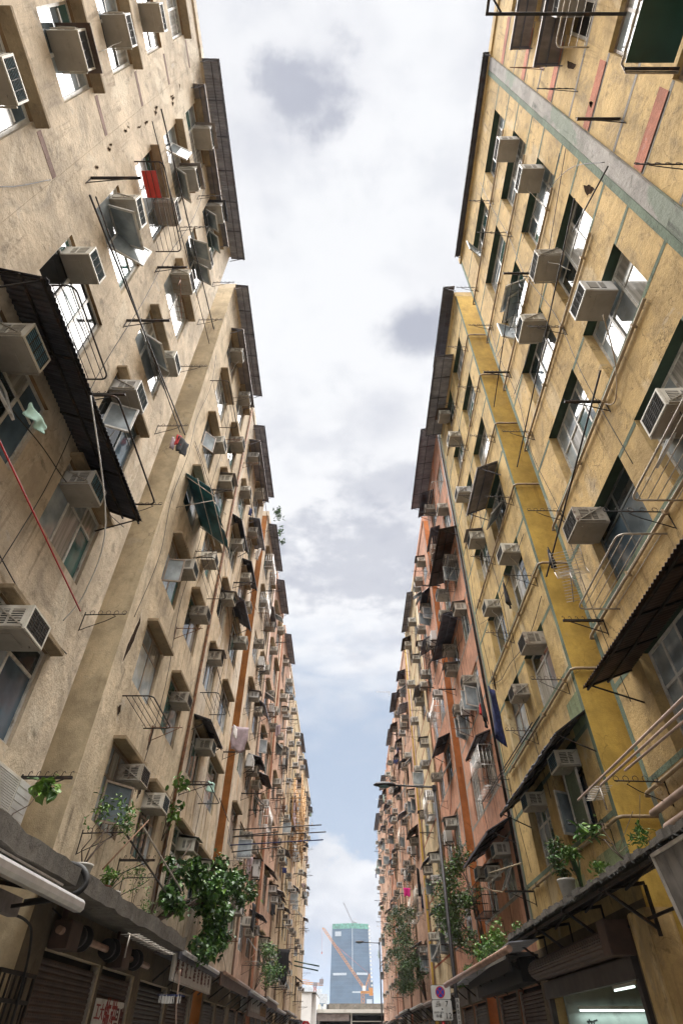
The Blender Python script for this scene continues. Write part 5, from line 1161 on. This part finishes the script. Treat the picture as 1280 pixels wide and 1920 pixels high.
plant('wall_tree', 'olive tinged tree rising behind the near street lamp', 'tree', (4.95,24.6,3.6), [(4.5,24.4,6.2),(4.4,25.6,7.6),(4.2,26.6,5.4),(4.5,24.8,7.2),(4.2,28.0,4.5)], .04,
      [(4.2,26.8,5.15,.6,1.7,.75),(4.2,25.9,6.3,.6,1.4,.75),(4.35,25.4,6.8,.45,.9,.55),(4.6,24.2,5.5,.3,.7,.7),(4.3,28.6,5.7,.4,1.0,.5),(4.5,24.9,4.3,.3,.8,.35)], 6500, .12, 14, False, (0,0,1,3,3,1,2), .1)
plant('wall_tree', 'dark loose tree on the right row beside the far lamp', 'tree', (4.9,45.0,3.6), [(4.3,45,7.0),(4.1,48,6.2),(4.2,43,5.4),(4.4,50,8.8)], .05,
      [(4.0,45.5,6.6,.7,2.2,1.1),(3.85,48.5,5.4,.75,2.8,1.1),(4.2,43.4,5.0,.55,1.6,.8),(4.2,51.5,8.6,.5,2.2,.9),(3.95,54,7.0,.5,2.0,.8),(4.0,47.0,4.2,.5,2.2,.5)], 7000, .15, 15, False, (0,0,0,3,3,1), .1)
plant('shrub', 'dark shrub hanging off the far right row', 'shrub', (4.9,60.0,5.0), [(4.0,61,9.5),(3.9,63,7.5)], .03, [(4.0,61,9.6,.5,2.0,.9),(3.9,64,7.4,.5,2.2,1.0)], 600, .2, 16, False, (0,3,3,1), .1)
plant('fern_clump', 'bright green fern clump on the canopy edge under the orange building', 'fern', (4.5,19.9,3.45), [(4.4,19.6,3.8),(4.4,20.8,3.8),(4.4,21.6,3.8)], .01, [(4.35,19.6,3.78,.22,.6,.22),(4.35,20.7,3.70,.25,.9,.25),(4.35,21.9,3.62,.22,.9,.2)], 900, .13, 17, False, (1,2,2,2), -.3)
plant('fern_clump', 'small ferns on the gutter beside the parking sign', 'fern', (4.2,23.8,3.2), [(4.1,24.2,3.4),(4.1,25.2,3.4)], .008, [(4.1,24.0,3.34,.2,.8,.14),(4.1,26.0,3.28,.2,.9,.14)], 420, .11, 18, False, (1,1,2,0), -.3)
for k, (y, z) in enumerate(((17.3,3.70),(11.0,3.78),(9.2,3.80))): plant('fern_clump', ('fern tuft on the mossy canopy over its far end','tiny weeds on the mossy canopy by the elbowed pipe','weeds on the mossy canopy edge at right frame side')[k], 'fern', (4.4,y,z-.08), [(4.35,y+.1,z+.05)], .005, [(4.33,y,z,.12,.35,.10)], 110, .09, 20+k, False, (1,2,2), -.4)
# pots on the left canopy
def pot(x, y, z, r, h, mk, label):
    t = thing('flower_pot', label, 'flower pot', (x,y,z)); mb = MB(); mb.lathe([(.001,0),(r*.72,0),(r,h),(r*1.06,h),(r*1.06,h+.035),(r*.96,h+.035),(r*.92,h-.03),(.001,h-.04)],18); obj('pot', mb, M[mk], t); return t
zc = 3.56
pot(-4.62,11.3,zc,.17,.30,'pot_white','white bucket pot on the left canopy with the tall branching plant'); pot(-4.6,12.55,zc,.12,.2,'pot_clay','red clay pot beside the aloe on the left canopy'); pot(-4.58,13.1,zc,.12,.2,'pot_white','small white pot furthest along the left canopy')
plant('potted_plant', 'thin branching plant in the white bucket at left', 'plant', (-4.62,11.3,zc+.28), [(-4.55,11.2,4.75),(-4.5,11.9,4.85),(-4.6,12.3,4.95),(-4.5,12.6,4.7)], .014, [(-4.55,11.2,4.80,.22,.40,.20),(-4.45,12.1,4.95,.22,.55,.25),(-4.5,12.9,4.85,.2,.45,.25)], 330, .105, 31, False, (1,1,2,2), .1)
plant('potted_plant', 'bright leafy plant in the clay pot at left', 'plant', (-4.6,12.55,zc+.18), [(-4.55,12.6,3.95)], .01, [(-4.55,12.45,3.92,.15,.22,.12)], 90, .11, 32, False, (2,2,1), -.1)
plant('weeds', 'straggling weeds on the stained wall foot of the left canopy', 'weeds', (-4.7,14.6,zc), [(-4.6,14.4,4.5),(-4.6,15.0,4.2),(-4.55,15.6,4.0)], .008, [(-4.6,14.5,4.25,.2,.5,.35),(-4.6,15.4,3.9,.2,.6,.25)], 330, .07, 33, False, (1,2,2), 0)
plant('climbing_plant', 'leafy sprig growing out of the near left canopy by the louvred panel', 'plant', (-4.6,8.2,3.6), [(-4.5,8.9,4.45)], .01, [(-4.5,8.9,4.42,.18,.22,.16)], 46, .15, 34, True, (1,2,2), .6)
def blades(name, label, base, n, L_, seed, w=.03, mats=(0,1), spread=.5):
    t = thing(name, label, 'plant', base); mb = MB(); r = random.Random(seed)
    for k in range(n):
        a = r.uniform(0,6.28); tilt = r.uniform(.1,spread); h = L_*r.uniform(.6,1); pts = []
        for j in range(5): f = j/4; pts.append(Vector((math.cos(a)*tilt*h*f*f, math.sin(a)*tilt*h*f*f, h*f*(1-.15*tilt*f))))
        sd = Vector((-math.sin(a), math.cos(a), 0)); i = len(mb.v)
        for j, p_ in enumerate(pts): ww = w*(1-(j/4)**2*.95); mb.v += [tuple(p_+sd*ww), tuple(p_-sd*ww)]
        for j in range(4): mb.f.append((i+2*j,i+2*j+1,i+2*j+3,i+2*j+2)); mb.m.append(r.choice(mats)); mb.sm.append(False)
    obj('leaves', mb, LEAF, t); return t
blades('aloe', 'spiky aloe on the left canopy beside the clay pot', (-4.6,12.75,zc), 11, .75, 41, .035, (0,1), .9)
pot(4.48,13.3,3.68,.17,.32,'pot_white','white plastic pot on the mossy canopy at right')
blades('snake_plant', 'upright sword leaved plant behind the white pot at right', (4.55,12.7,3.72), 14, .85, 42, .04, (0,0,1), .35)
plant('potted_plant', 'bushy dark plant in the white pot at right', 'plant', (4.48,13.3,3.98), [(4.45,13.4,4.75),(4.5,13.6,4.5)], .012, [(4.45,13.35,4.45,.16,.22,.42)], 420, .10, 43, False, (0,0,1,3), .5)
plant('potted_plant', 'fan leaved green plant beside the white pot at right', 'plant', (4.5,12.6,3.75), [(4.4,12.5,4.35)], .01, [(4.4,12.5,4.35,.16,.28,.12)], 150, .12, 44, False, (1,2,2), .4)
plant('sapling', 'small broad leaved sapling sprouting from the mossy canopy at right', 'plant', (4.55,10.4,3.75), [(4.45,11.0,4.45),(4.45,11.3,4.3)], .012, [(4.42,11.15,4.42,.18,.30,.14)], 80, .16, 45, False, (0,1,1,2), .3)
plant('climbing_plant', 'dark plants crowding a roof edge in the left row', 'plant', (-4.75,26.5,26.6), [(-4.5,26.6,27.1)], .02, [(-4.45,26.4,26.9,.25,.5,.35),(-4.4,27.6,26.6,.22,.3,.3),(-4.4,28.5,26.4,.2,.3,.25)], 260, .17, 46, False, (0,0,1), .2)
# louvred panel by the gap, left, and the mesh screen at right
t = thing('louvre_panel', 'tall louvred outdoor unit standing on the left canopy', 'air conditioner', (-5.0,8.55,3.62)); mb = MB(); mb.box((-.08,-.62,0),(.16,.62,.86)); obj('casing', mb, M['ac_cream'], t, .012); mb = MB()
for k in range(26): mb.box((.162,-.58,.05+k*.03),(.170,.10,.065+k*.03))
for k in range(8): mb.box((.161,.14,.06+k*.10),(.166,.58,.145+k*.10))
obj('louvres', mb, M['ac_grey'], t)
t = thing('mesh_screen', 'green mesh screen door open beside the low window past the ochre strip', 'screen', at_wall(1,13.0,SILL[1]-.02,.05), math.pi); mb = MB(); mb.box((0,-.42,0),(.04,-.36,1.3)); mb.box((0,.36,0),(.04,.42,1.3)); mb.box((0,-.36,0),(.04,.36,.06)); mb.box((0,-.36,1.24),(.04,.36,1.3)); obj('frame', mb, M['frame_white'], t)
mb = MB(); mb.box((.015,-.36,.06),(.022,.36,1.24)); obj('mesh', mb, WM['green'], t)
# small street clutter on the rack in front of the left pots
rack(-1, 12.0, 4.55, 'scrolled iron rack with rods just above the left flower pots', 0); rack(-1, 14.9, 4.35, 'scrolled iron rack near the straggling weeds at left', 0)
rod((-4.4,11.7,3.9),(-4.25,13.2,5.1), .014, 'rust', 'orange brown stick leaning against the rack above the left pots'); rod((-4.3,12.9,4.95),(-4.2,16.9,4.45), .02, 'steel', 'pale tube slanting from the rack to the wall tree, left'); rod((-4.35,12.4,4.6),(-4.25,15.6,4.2), .02, 'iron', 'dark tube lying lower across the racks above the left pots')
# unpainted down pipe at the streaky edge
mb = MB(); mb.tube([(0,0,0),(0,.02,5),(0,0,10),(0,0,22.6)],.05,8); o = obj('down_pipe', mb, M['rust']); o.location = (-5.04,17.55,3.6); tag(o, 'rusty down pipe between the hooded and the streaky cream buildings', 'pipe')
mb = MB(); mb.tube([(0,0,0),(0,0,22.6)],.045,8); o = obj('down_pipe', mb, M['iron']); o.location = (5.04,18.8,3.6); tag(o, 'dark down pipe where yellow and orange buildings meet', 'pipe')
for k, (s, y, kk) in enumerate(((-1,31.9,'L4'),(-1,37.9,'L5'),(-1,46.2,'L6'),(-1,52.0,'L7'),(-1,59.9,'L8'),(1,32.7,'R4'),(1,40.9,'R5'),(1,49.3,'R6'),(1,56.3,'R7'),(1,64.7,'R8'))):
    mb = MB(); mb.tube([(0,0,0),(0,0,22.4)],.05,6); o = obj('down_pipe', mb, M['pvc_tan' if k%2 else 'pvc']); o.location = (s*5.04,y,3.6); tag(o, f'tall down pipe at the far edge of the {BL[kk].phrase}', 'pipe')
# broken plaster and sagging cables
def torn(bk, s, Y, z, pts, label=None):
    b = BL[bk]; mb = MB(); rr = random.Random(int(Y*10+z)); P = lambda d, y, zz: (-s*d, Y+y-b.Y0, z+zz); out = []
    for i, (y, zz) in enumerate(pts):
        y2, z2 = pts[(i+1)%len(pts)]
        for k in range(4): f = k/4; out.append((y+(y2-y)*f+rr.uniform(-.02,.02), zz+(z2-zz)*f+rr.uniform(-.02,.02)))
    q_ = [P(.004,y,zz) for y, zz in out]; mb.face(q_ if s < 0 else q_[::-1])
    n = len(out); cy = sum(o[0] for o in out)/n; cz = sum(o[1] for o in out)/n
    for i in range(n):                                         # curled edge of the plaster skin
        (y0,z0),(y1,z1) = out[i], out[(i+1)%n]; e = 1.10
        mb.face([P(.005,y0,z0),P(.005,y1,z1),P(.009,cy+(y1-cy)*e,cz+(z1-cz)*e),P(.009,cy+(y0-cy)*e,cz+(z0-cz)*e)],1); mb.face([P(.009,cy+(y0-cy)*e,cz+(z0-cz)*e),P(.009,cy+(y1-cy)*e,cz+(z1-cz)*e),P(.001,cy+(y1-cy)*1.28,cz+(z1-cz)*1.22),P(.001,cy+(y0-cy)*1.28,cz+(z0-cz)*1.22)],1)
    obj('broken_plaster', mb, [M['hole'], WM['beige' if s < 0 else 'yellow']], b.t)
torn('L2',-1,11.55,8.0,[(0,.1),(.16,.62),(.22,1.15),(.10,1.3),(.02,.8),(-.12,.35),(-.10,-.1)]); torn('L2',-1,12.0,7.05,[(-.08,0),(.05,.12),(.12,-.02),(.02,-.14)]); torn('L2',-1,14.4,7.0,[(0,0),(.18,.3),(.10,.75),(-.05,.4)])
torn('L2',-1,14.55,5.9,[(0,0),(.2,.25),(.05,.8),(-.1,.3)]); TR = random.Random(5)
for k in range(13):
    y = 3.0+TR.uniform(-.02,.30); z = TR.choice([13.2,13.9,14.6,15.4,16.0,16.6,17.2,17.9,18.6,19.6,20.6,21.6,22.8])+TR.uniform(-.2,.2); a = TR.uniform(.03,.10); h = TR.uniform(.08,.45)
    torn('L1',-1,max(y,3.02),z,[(0,0),(a,h*.2),(a*.7,h),(a*.2,h*.7)])
torn('R0',1,2.2,20.0,[(0,0),(.1,.12),(.12,.5),(0,.4)]); torn('R0',1,2.3,15.6,[(0,0),(.12,.05),(.05,.22)]); torn('R0',1,1.9,17.2,[(0,0),(.1,.1),(.12,.6),(.02,.7)]); torn('R1',1,3.55,14.2,[(0,0),(.2,.3),(.1,.7),(-.02,.3)]); torn('R2',1,17.6,10.2,[(0,0),(.2,.2),(.15,.9),(-.05,.5)])
CB = random.Random(77)
for bk in ('L1','L2','L3','L4','L5','L6','R1','R2','R3','R4','R5','R6'):
    b = BL[bk]
    for k in range(2):
        y0 = b.Y0+CB.uniform(.2,.8); y1 = b.Y1-CB.uniform(.2,.8); z0 = CB.uniform(4.8,20); z1 = z0+CB.uniform(-2.5,2.5); pts = []
        for j in range(6): f = j/5; pts.append(at_wall(b.s, y0+(y1-y0)*f, z0+(z1-z0)*f-.5*math.sin(math.pi*f)*CB.uniform(.6,1.3), .02+.05*CB.random()))
        cable(pts, .009, 'black', f'{("upper","lower")[k]} slack black cable strung across the front of the {b.phrase}')
for k, (bk, y, z0, z1) in enumerate((('L1',6.2,5,24),('L2',14.2,6,22),('R1',6.35,9,25),('R1',9.4,6,20),('R2',14.8,6,24),('R2',17.8,5,22),('L2',11.3,9,21),('R3',21.7,6,20),('L3',20.7,6,22))):
    b = BL[bk]; cable([at_wall(b.s, y+.08*math.sin(j*1.7+k), z0+(z1-z0)*j/6, .03+.12*(j%2)) for j in range(7)], .008, 'black', f'thin black wire hanging down the {("inner","outer")[k%2]} wall of the {b.phrase}')
# bamboo scaffold
t = thing('bamboo_scaffold', 'bamboo scaffold hanging high on the yellow building of the left row', 'scaffold', (-WX, 57.5, 14.2)); mb = MB(); rr = random.Random(6)
for k in range(6):
    y = -3+k*1.2
    for x in (.25,1.0): mb.tube([(x+rr.uniform(-.05,.05),y,-.5),(x+rr.uniform(-.1,.1),y+rr.uniform(-.15,.15),5.2+rr.uniform(0,.8))],.04,5)
for k in range(5):
    z = .2+k*1.15
    for x in (.25,1.0): mb.tube([(x,-3.4,z+rr.uniform(-.1,.1)),(x,3.4,z+rr.uniform(-.1,.1))],.035,5)
    for j in range(6): mb.tube([(0,-3+j*1.2,z),(1.25,-3+j*1.2,z)],.03,5)
for k in range(3): mb.tube([(1.05,-3+k*2,.2),(1.05,-1+k*2,5)],.035,5)
obj('poles', mb, M['bamboo'], t); mb = MB(); mb.box((.3,-2.4,2.2),(.32,1.5,4.4)); obj('netting', mb, M['cloth_mauve'], t)
t = thing('pole_rack', 'green painted frame swung out over the street from the far left row', 'frame', (-4.5,62,6.6)); mb = MB(); mb.tube([(0,0,0),(2.1,0,-.35),(2.2,0,-.05),(0,0,.3)],.05,6); obj('frame', mb, M['green_sheet'], t)
# ------------------------------------------------------------------ end of the street
t = thing('white_building', 'low blank white building just past the left row', 'building', (-9.2,104.5,0)); mb = MB(); mb.box((0,0,0),(4.35,14,7.0)); mb.box((4.36,1,0),(4.95,14,6.9)); obj('wall', mb, simple('white_render',(.55,.55,.54),.8,0,.1,.4,.2,dirt=(.35,.34,.32),obj_space=False), t); mb = MB(); mb.box((-.1,-.1,7.0),(4.95,14,7.12)); obj('roof_edge', mb, M['concrete'], t)
t = thing('market_shed', 'flat roofed open shed with pale fascia closing the street end', 'building', (-4.9,109.5,0)); PALE = simple('shed_fascia',(.50,.49,.45),.7,0,.1,.6,.2,dirt=(.20,.18,.14),obj_space=False)
mb = MB(); mb.box((-.1,-1.2,5.0),(12.5,16,5.38)); obj('fascia', mb, PALE, t)
mb = MB(); mb.box((2.4,-.2,5.384),(12.5,-.0,6.05)); obj('parapet', mb, M['concrete'], t)
mb = MB(); mb.box((0,8,0),(12.4,8.2,4.99)); mb.box((0,0.1,0),(.2,8,4.99)); mb.box((12.2,.1,0),(12.4,8,4.99)); obj('back_wall', mb, M['dark_room'], t)
for x in (.9,5.6,11.4): mb = MB(); mb.box((x,-.6,0),(x+.22,-.38,4.995)); obj('post', mb, PALE, t)
mb = MB(); mb.box((.25,-.9,4.12),(5.4,-.82,4.93)); obj('canvas', mb, M['hood_grey'], t); mb = MB(); mb.box((5.85,-.7,4.05),(11.3,-.6,4.14)); obj('cross_beam', mb, PALE, t)
for k, (x, w) in enumerate(((.6,.5),(1.5,.35),(2.0,.5))): mb = MB(); mb.box((x,3,5.384),(x+w,4,6.1)); obj('roof_box', mb, [PALE, M['black']][k == 2], t)
def lattice(mb, p, q, w, bays, up=(0,1,0), th=.12):
    p, q = Vector(p), Vector(q); d = (q-p); u = d.normalized(); a = u.cross(Vector(up)).normalized(); b_ = u.cross(a)
    cs = [(a*w/2+b_*w/2),(a*w/2-b_*w/2),(-a*w/2-b_*w/2),(-a*w/2+b_*w/2)]
    for c in cs: mb.bar(p+c, q+c, th)
    for k in range(bays):
        p0, p1 = p+d*(k/bays), p+d*((k+1)/bays)
        for j in range(4): mb.bar(p0+cs[j], p1+cs[(j+1)%4], th*.7)
# glass tower
TG = None
def tower_glass():
    m, nt, b = nmat('tower_glass'); b.inputs['Roughness'].default_value = .25; b.inputs['Specular IOR Level'].default_value = .5
    geo = nt.nodes.new('ShaderNodeNewGeometry'); sx = nt.nodes.new('ShaderNodeSeparateXYZ'); lk(nt, geo.outputs['Position'], sx.inputs[0])
    def saw(sock, period, duty):
        a = nt.nodes.new('ShaderNodeMath'); a.operation = 'DIVIDE'; lk(nt, sock, a.inputs[0]); a.inputs[1].default_value = period
        f = nt.nodes.new('ShaderNodeMath'); f.operation = 'FRACT'; lk(nt, a.outputs[0], f.inputs[0]); l_ = nt.nodes.new('ShaderNodeMath'); l_.operation = 'LESS_THAN'; lk(nt, f.outputs[0], l_.inputs[0]); l_.inputs[1].default_value = duty; return l_.outputs[0]
    n = tex_noise(nt, .05, 5, .6, mp=(1,1,2)); c = mixc(nt, rng(nt, n, .35, .65), (.026,.060,.110), (.044,.092,.150))
    c = mixc(nt, rng(nt, saw(sx.outputs['Z'], 3.9, .22), 0, 1, 0, .35), c, (.065,.11,.16)); c = mixc(nt, rng(nt, saw(sx.outputs['X'], 1.5, .15), 0, 1, 0, .3), c, (.015,.035,.065)); lk(nt, c, b.inputs['Base Color']); return m
TG = tower_glass(); TP = simple('tower_pale',(.34,.38,.42),.5,0,.1,.05,obj_space=False)
t = thing('glass_tower', 'tall blue glass tower with green scaffold netting on top', 'tower', (7,900,0))
def prism(mb, pts, z0, z1, top=None, m=0):
    n = len(pts); top = top or pts
    for k in range(n): a, b_ = pts[k], pts[(k+1)%n]; c, d = top[(k+1)%n], top[k]; mb.face([(a[0],a[1],z0),(b_[0],b_[1],z0),(c[0],c[1],z1),(d[0],d[1],z1)], m)
    mb.face([(p_[0],p_[1],z1) for p_ in top], m)
mb = MB(); prism(mb, [(-27.2,6),(1.5,0),(27.6,7),(27,48),(-27,48)], 0, 60, [(-26.6,6),(1.5,0),(27.0,7),(27,48),(-26.6,48)]); prism(mb, [(-26.4,6.5),(1.5,.5),(24.2,7),(24,47),(-26,47)], 60.3, 112, [(-24.8,6.5),(1.5,.5),(22.4,7),(22,47),(-24.4,47)]); obj('glass_facade', mb, TG, t)
mb = MB(); prism(mb, [(-24.9,6.4),(1.5,.4),(23.4,6.9),(22,46),(-24,46)], 112.01, 117.5, [(-24.6,6.4),(1.5,.4),(22.8,6.9),(22,46),(-24,46)]); obj('green_netting', mb, simple('scaffold_net',(.05,.20,.14),.8,0,.5,.4,obj_space=False), t)
mb = MB()
for k in range(26): z = 15+k*3.95; x = 27.2-(k*3.95)*.034; mb.box((x-1.3,4.9,z),(x+.8,6.5,z+1.7))
obj('edge_slabs', mb, M['frame_white'], t)
mb = MB(); mb.obox((-14.5,2.4,66),(8.5,-1.78,0),(0,.3,0),(0,0,1.1)); mb.obox((13.5,2.4,66.3),(7,1.9,0),(0,.3,0),(0,0,1.1)); mb.obox((-17,2.6,106.5),(4,-.84,0),(0,.3,0),(0,0,2.4)); mb.obox((1.5,-.2,90),(.4,0,0),(0,.3,0),(0,0,22)); obj('louvre_band', mb, TP, t)
mb = MB(); mb.box((1,-1.5,0),(27,3,48.0)); obj('podium', mb, TG, t); mb = MB(); mb.box((1,-1.6,48.0),(27,3,49.4)); mb.box((18.5,-1.9,26),(25,-1.51,42)); obj('podium_edge', mb, TP, t)
t = thing('roof_crane', 'small pale crane jib standing on top of the glass tower', 'crane', (9.5,915,117)); mb = MB(); lattice(mb, (0,0,2),(-12.5,0,25),1.1,12,th=.28); obj('jib', mb, M['crane_white'], t); mb = MB(); lattice(mb, (0,0,0),(0,0,5),1.5,3,th=.35); mb.bar((0,0,4),(3.4,0,7.5),.5); mb.box((1,-1,2),(5,1,3.5)); obj('mast', mb, M['crane_white'], t)
t = thing('tower_crane', 'yellow luffing crane with its long jib across the glass tower', 'crane', (11.6,500,0))
mb = MB(); lattice(mb, (0,0,0),(0,0,27),2.0,14,th=.32); obj('mast', mb, M['crane_yellow'], t); mb = MB(); lattice(mb, (1.2,0,29.5),(-27.6,0,62.5),1.25,26,th=.24); mb.bar((-27.6,0,62.5),(-28.6,0,63.1),.7); obj('jib', mb, M['crane_yellow'], t)
mb = MB(); lattice(mb, (1.2,0,28.5),(5.0,0,37.3),.8,6,th=.24); mb.bar((5.2,0,36.6),(4.2,0,29),.3); mb.box((-1.5,-1.4,27),(6.5,1.4,28.3)); mb.box((4.4,-1.5,26),(7.0,1.5,30)); obj('counter_frame', mb, M['crane_yellow'], t)
mb = MB(); mb.box((-.2,-2.2,28.4),(2.0,-.2,31)); obj('cab', mb, M['sign_white'], t)
mb = MB(); mb.tube([(5.0,0,37.2),(-20,0,54)],.07,4); mb.tube([(-28.6,0,62.8),(-28.6,0,49.5)],.06,4); mb.box((-28.9,-.3,48.3),(-28.3,.3,49.5)); obj('rope', mb, M['crane_red'], t)
t = thing('tower_crane', 'yellow crane with a level jib over the far white blocks, left', 'crane', (-16.9,400,0)); mb = MB(); lattice(mb, (0,0,0),(0,0,25),1.2,12,th=.3); obj('mast', mb, M['crane_red'], t)
mb = MB(); lattice(mb, (-14,0,27.0),(4.4,0,25.7),.9,20,th=.22); mb.bar((-14,0,28.6),(-3,0,27.4),.2); obj('jib', mb, M['crane_yellow'], t); mb = MB(); mb.box((2.4,-1,26),(4.6,1,28)); mb.box((-1,-1,25),(1.2,1,26.6)); mb.bar((3.2,0,26),(4,0,29),.25); obj('counterweight', mb, M['crane_white'], t)
WB = wall_mat('far_block', (.46,.48,.50), (.3,.3,.32), .2, None, .6, .1, 30); DW = simple('far_windows',(.08,.13,.18),.3,0,.2,.2,obj_space=False)
for k, (x0, w, h, Y) in enumerate(((-43,14,42,700),(-28.5,6,37,690),(-42,10,52,1300),(-30,16,30,560),(-62,18,58,1500),(-34,7,82,1900),(42,16,34,640),(62,22,60,1500))):
    t = thing('tower_block', ('pale stepped block far behind the left row','slim grey block far off right of the pale stepped one','hazy block behind the pale stepped one','low wide pale block by the level crane','hazy far tower at the left row edge','faint slender tower in the murk','far low block right of the glass tower','hazy far block right of the glass tower')[k], 'building', (x0, Y, 0))
    mb = MB(); mb.box((0,0,0),(w,14,h)); mb.box((w*.3,2,h),(w*.7,10,h+3)); obj('wall', mb, WB, t); mb = MB()
    for j in range(int(h/3.4)-1): mb.box((w*.12,-.12,2.5+j*3.4),(w*.45,-.01,4.1+j*3.4)); mb.box((w*.55,-.12,2.5+j*3.4),(w*.9,-.01,4.1+j*3.4))
    obj('window_band', mb, DW, t)
# ------------------------------------------------------------------ remove the air conditioner master parts
for grp in AC_P:
    for p in grp: bpy.data.objects.remove(p)
# air: one even box of haze round camera and city
HAZE = 0.00016
m = bpy.data.materials.new('haze'); m.use_nodes = True; nt = m.node_tree; nt.nodes.clear(); out = nt.nodes.new('ShaderNodeOutputMaterial'); v = nt.nodes.new('ShaderNodeVolumePrincipled')
v.inputs['Color'].default_value = (.80,.88,1.0,1); v.inputs['Density'].default_value = HAZE; lk(nt, v.outputs[0], out.inputs['Volume'])
if HAZE > 0:
    mb = MB(); mb.box((-3200,-700,-1),(3200,5100,160)); kind(obj('haze', mb, m), 'stuff')
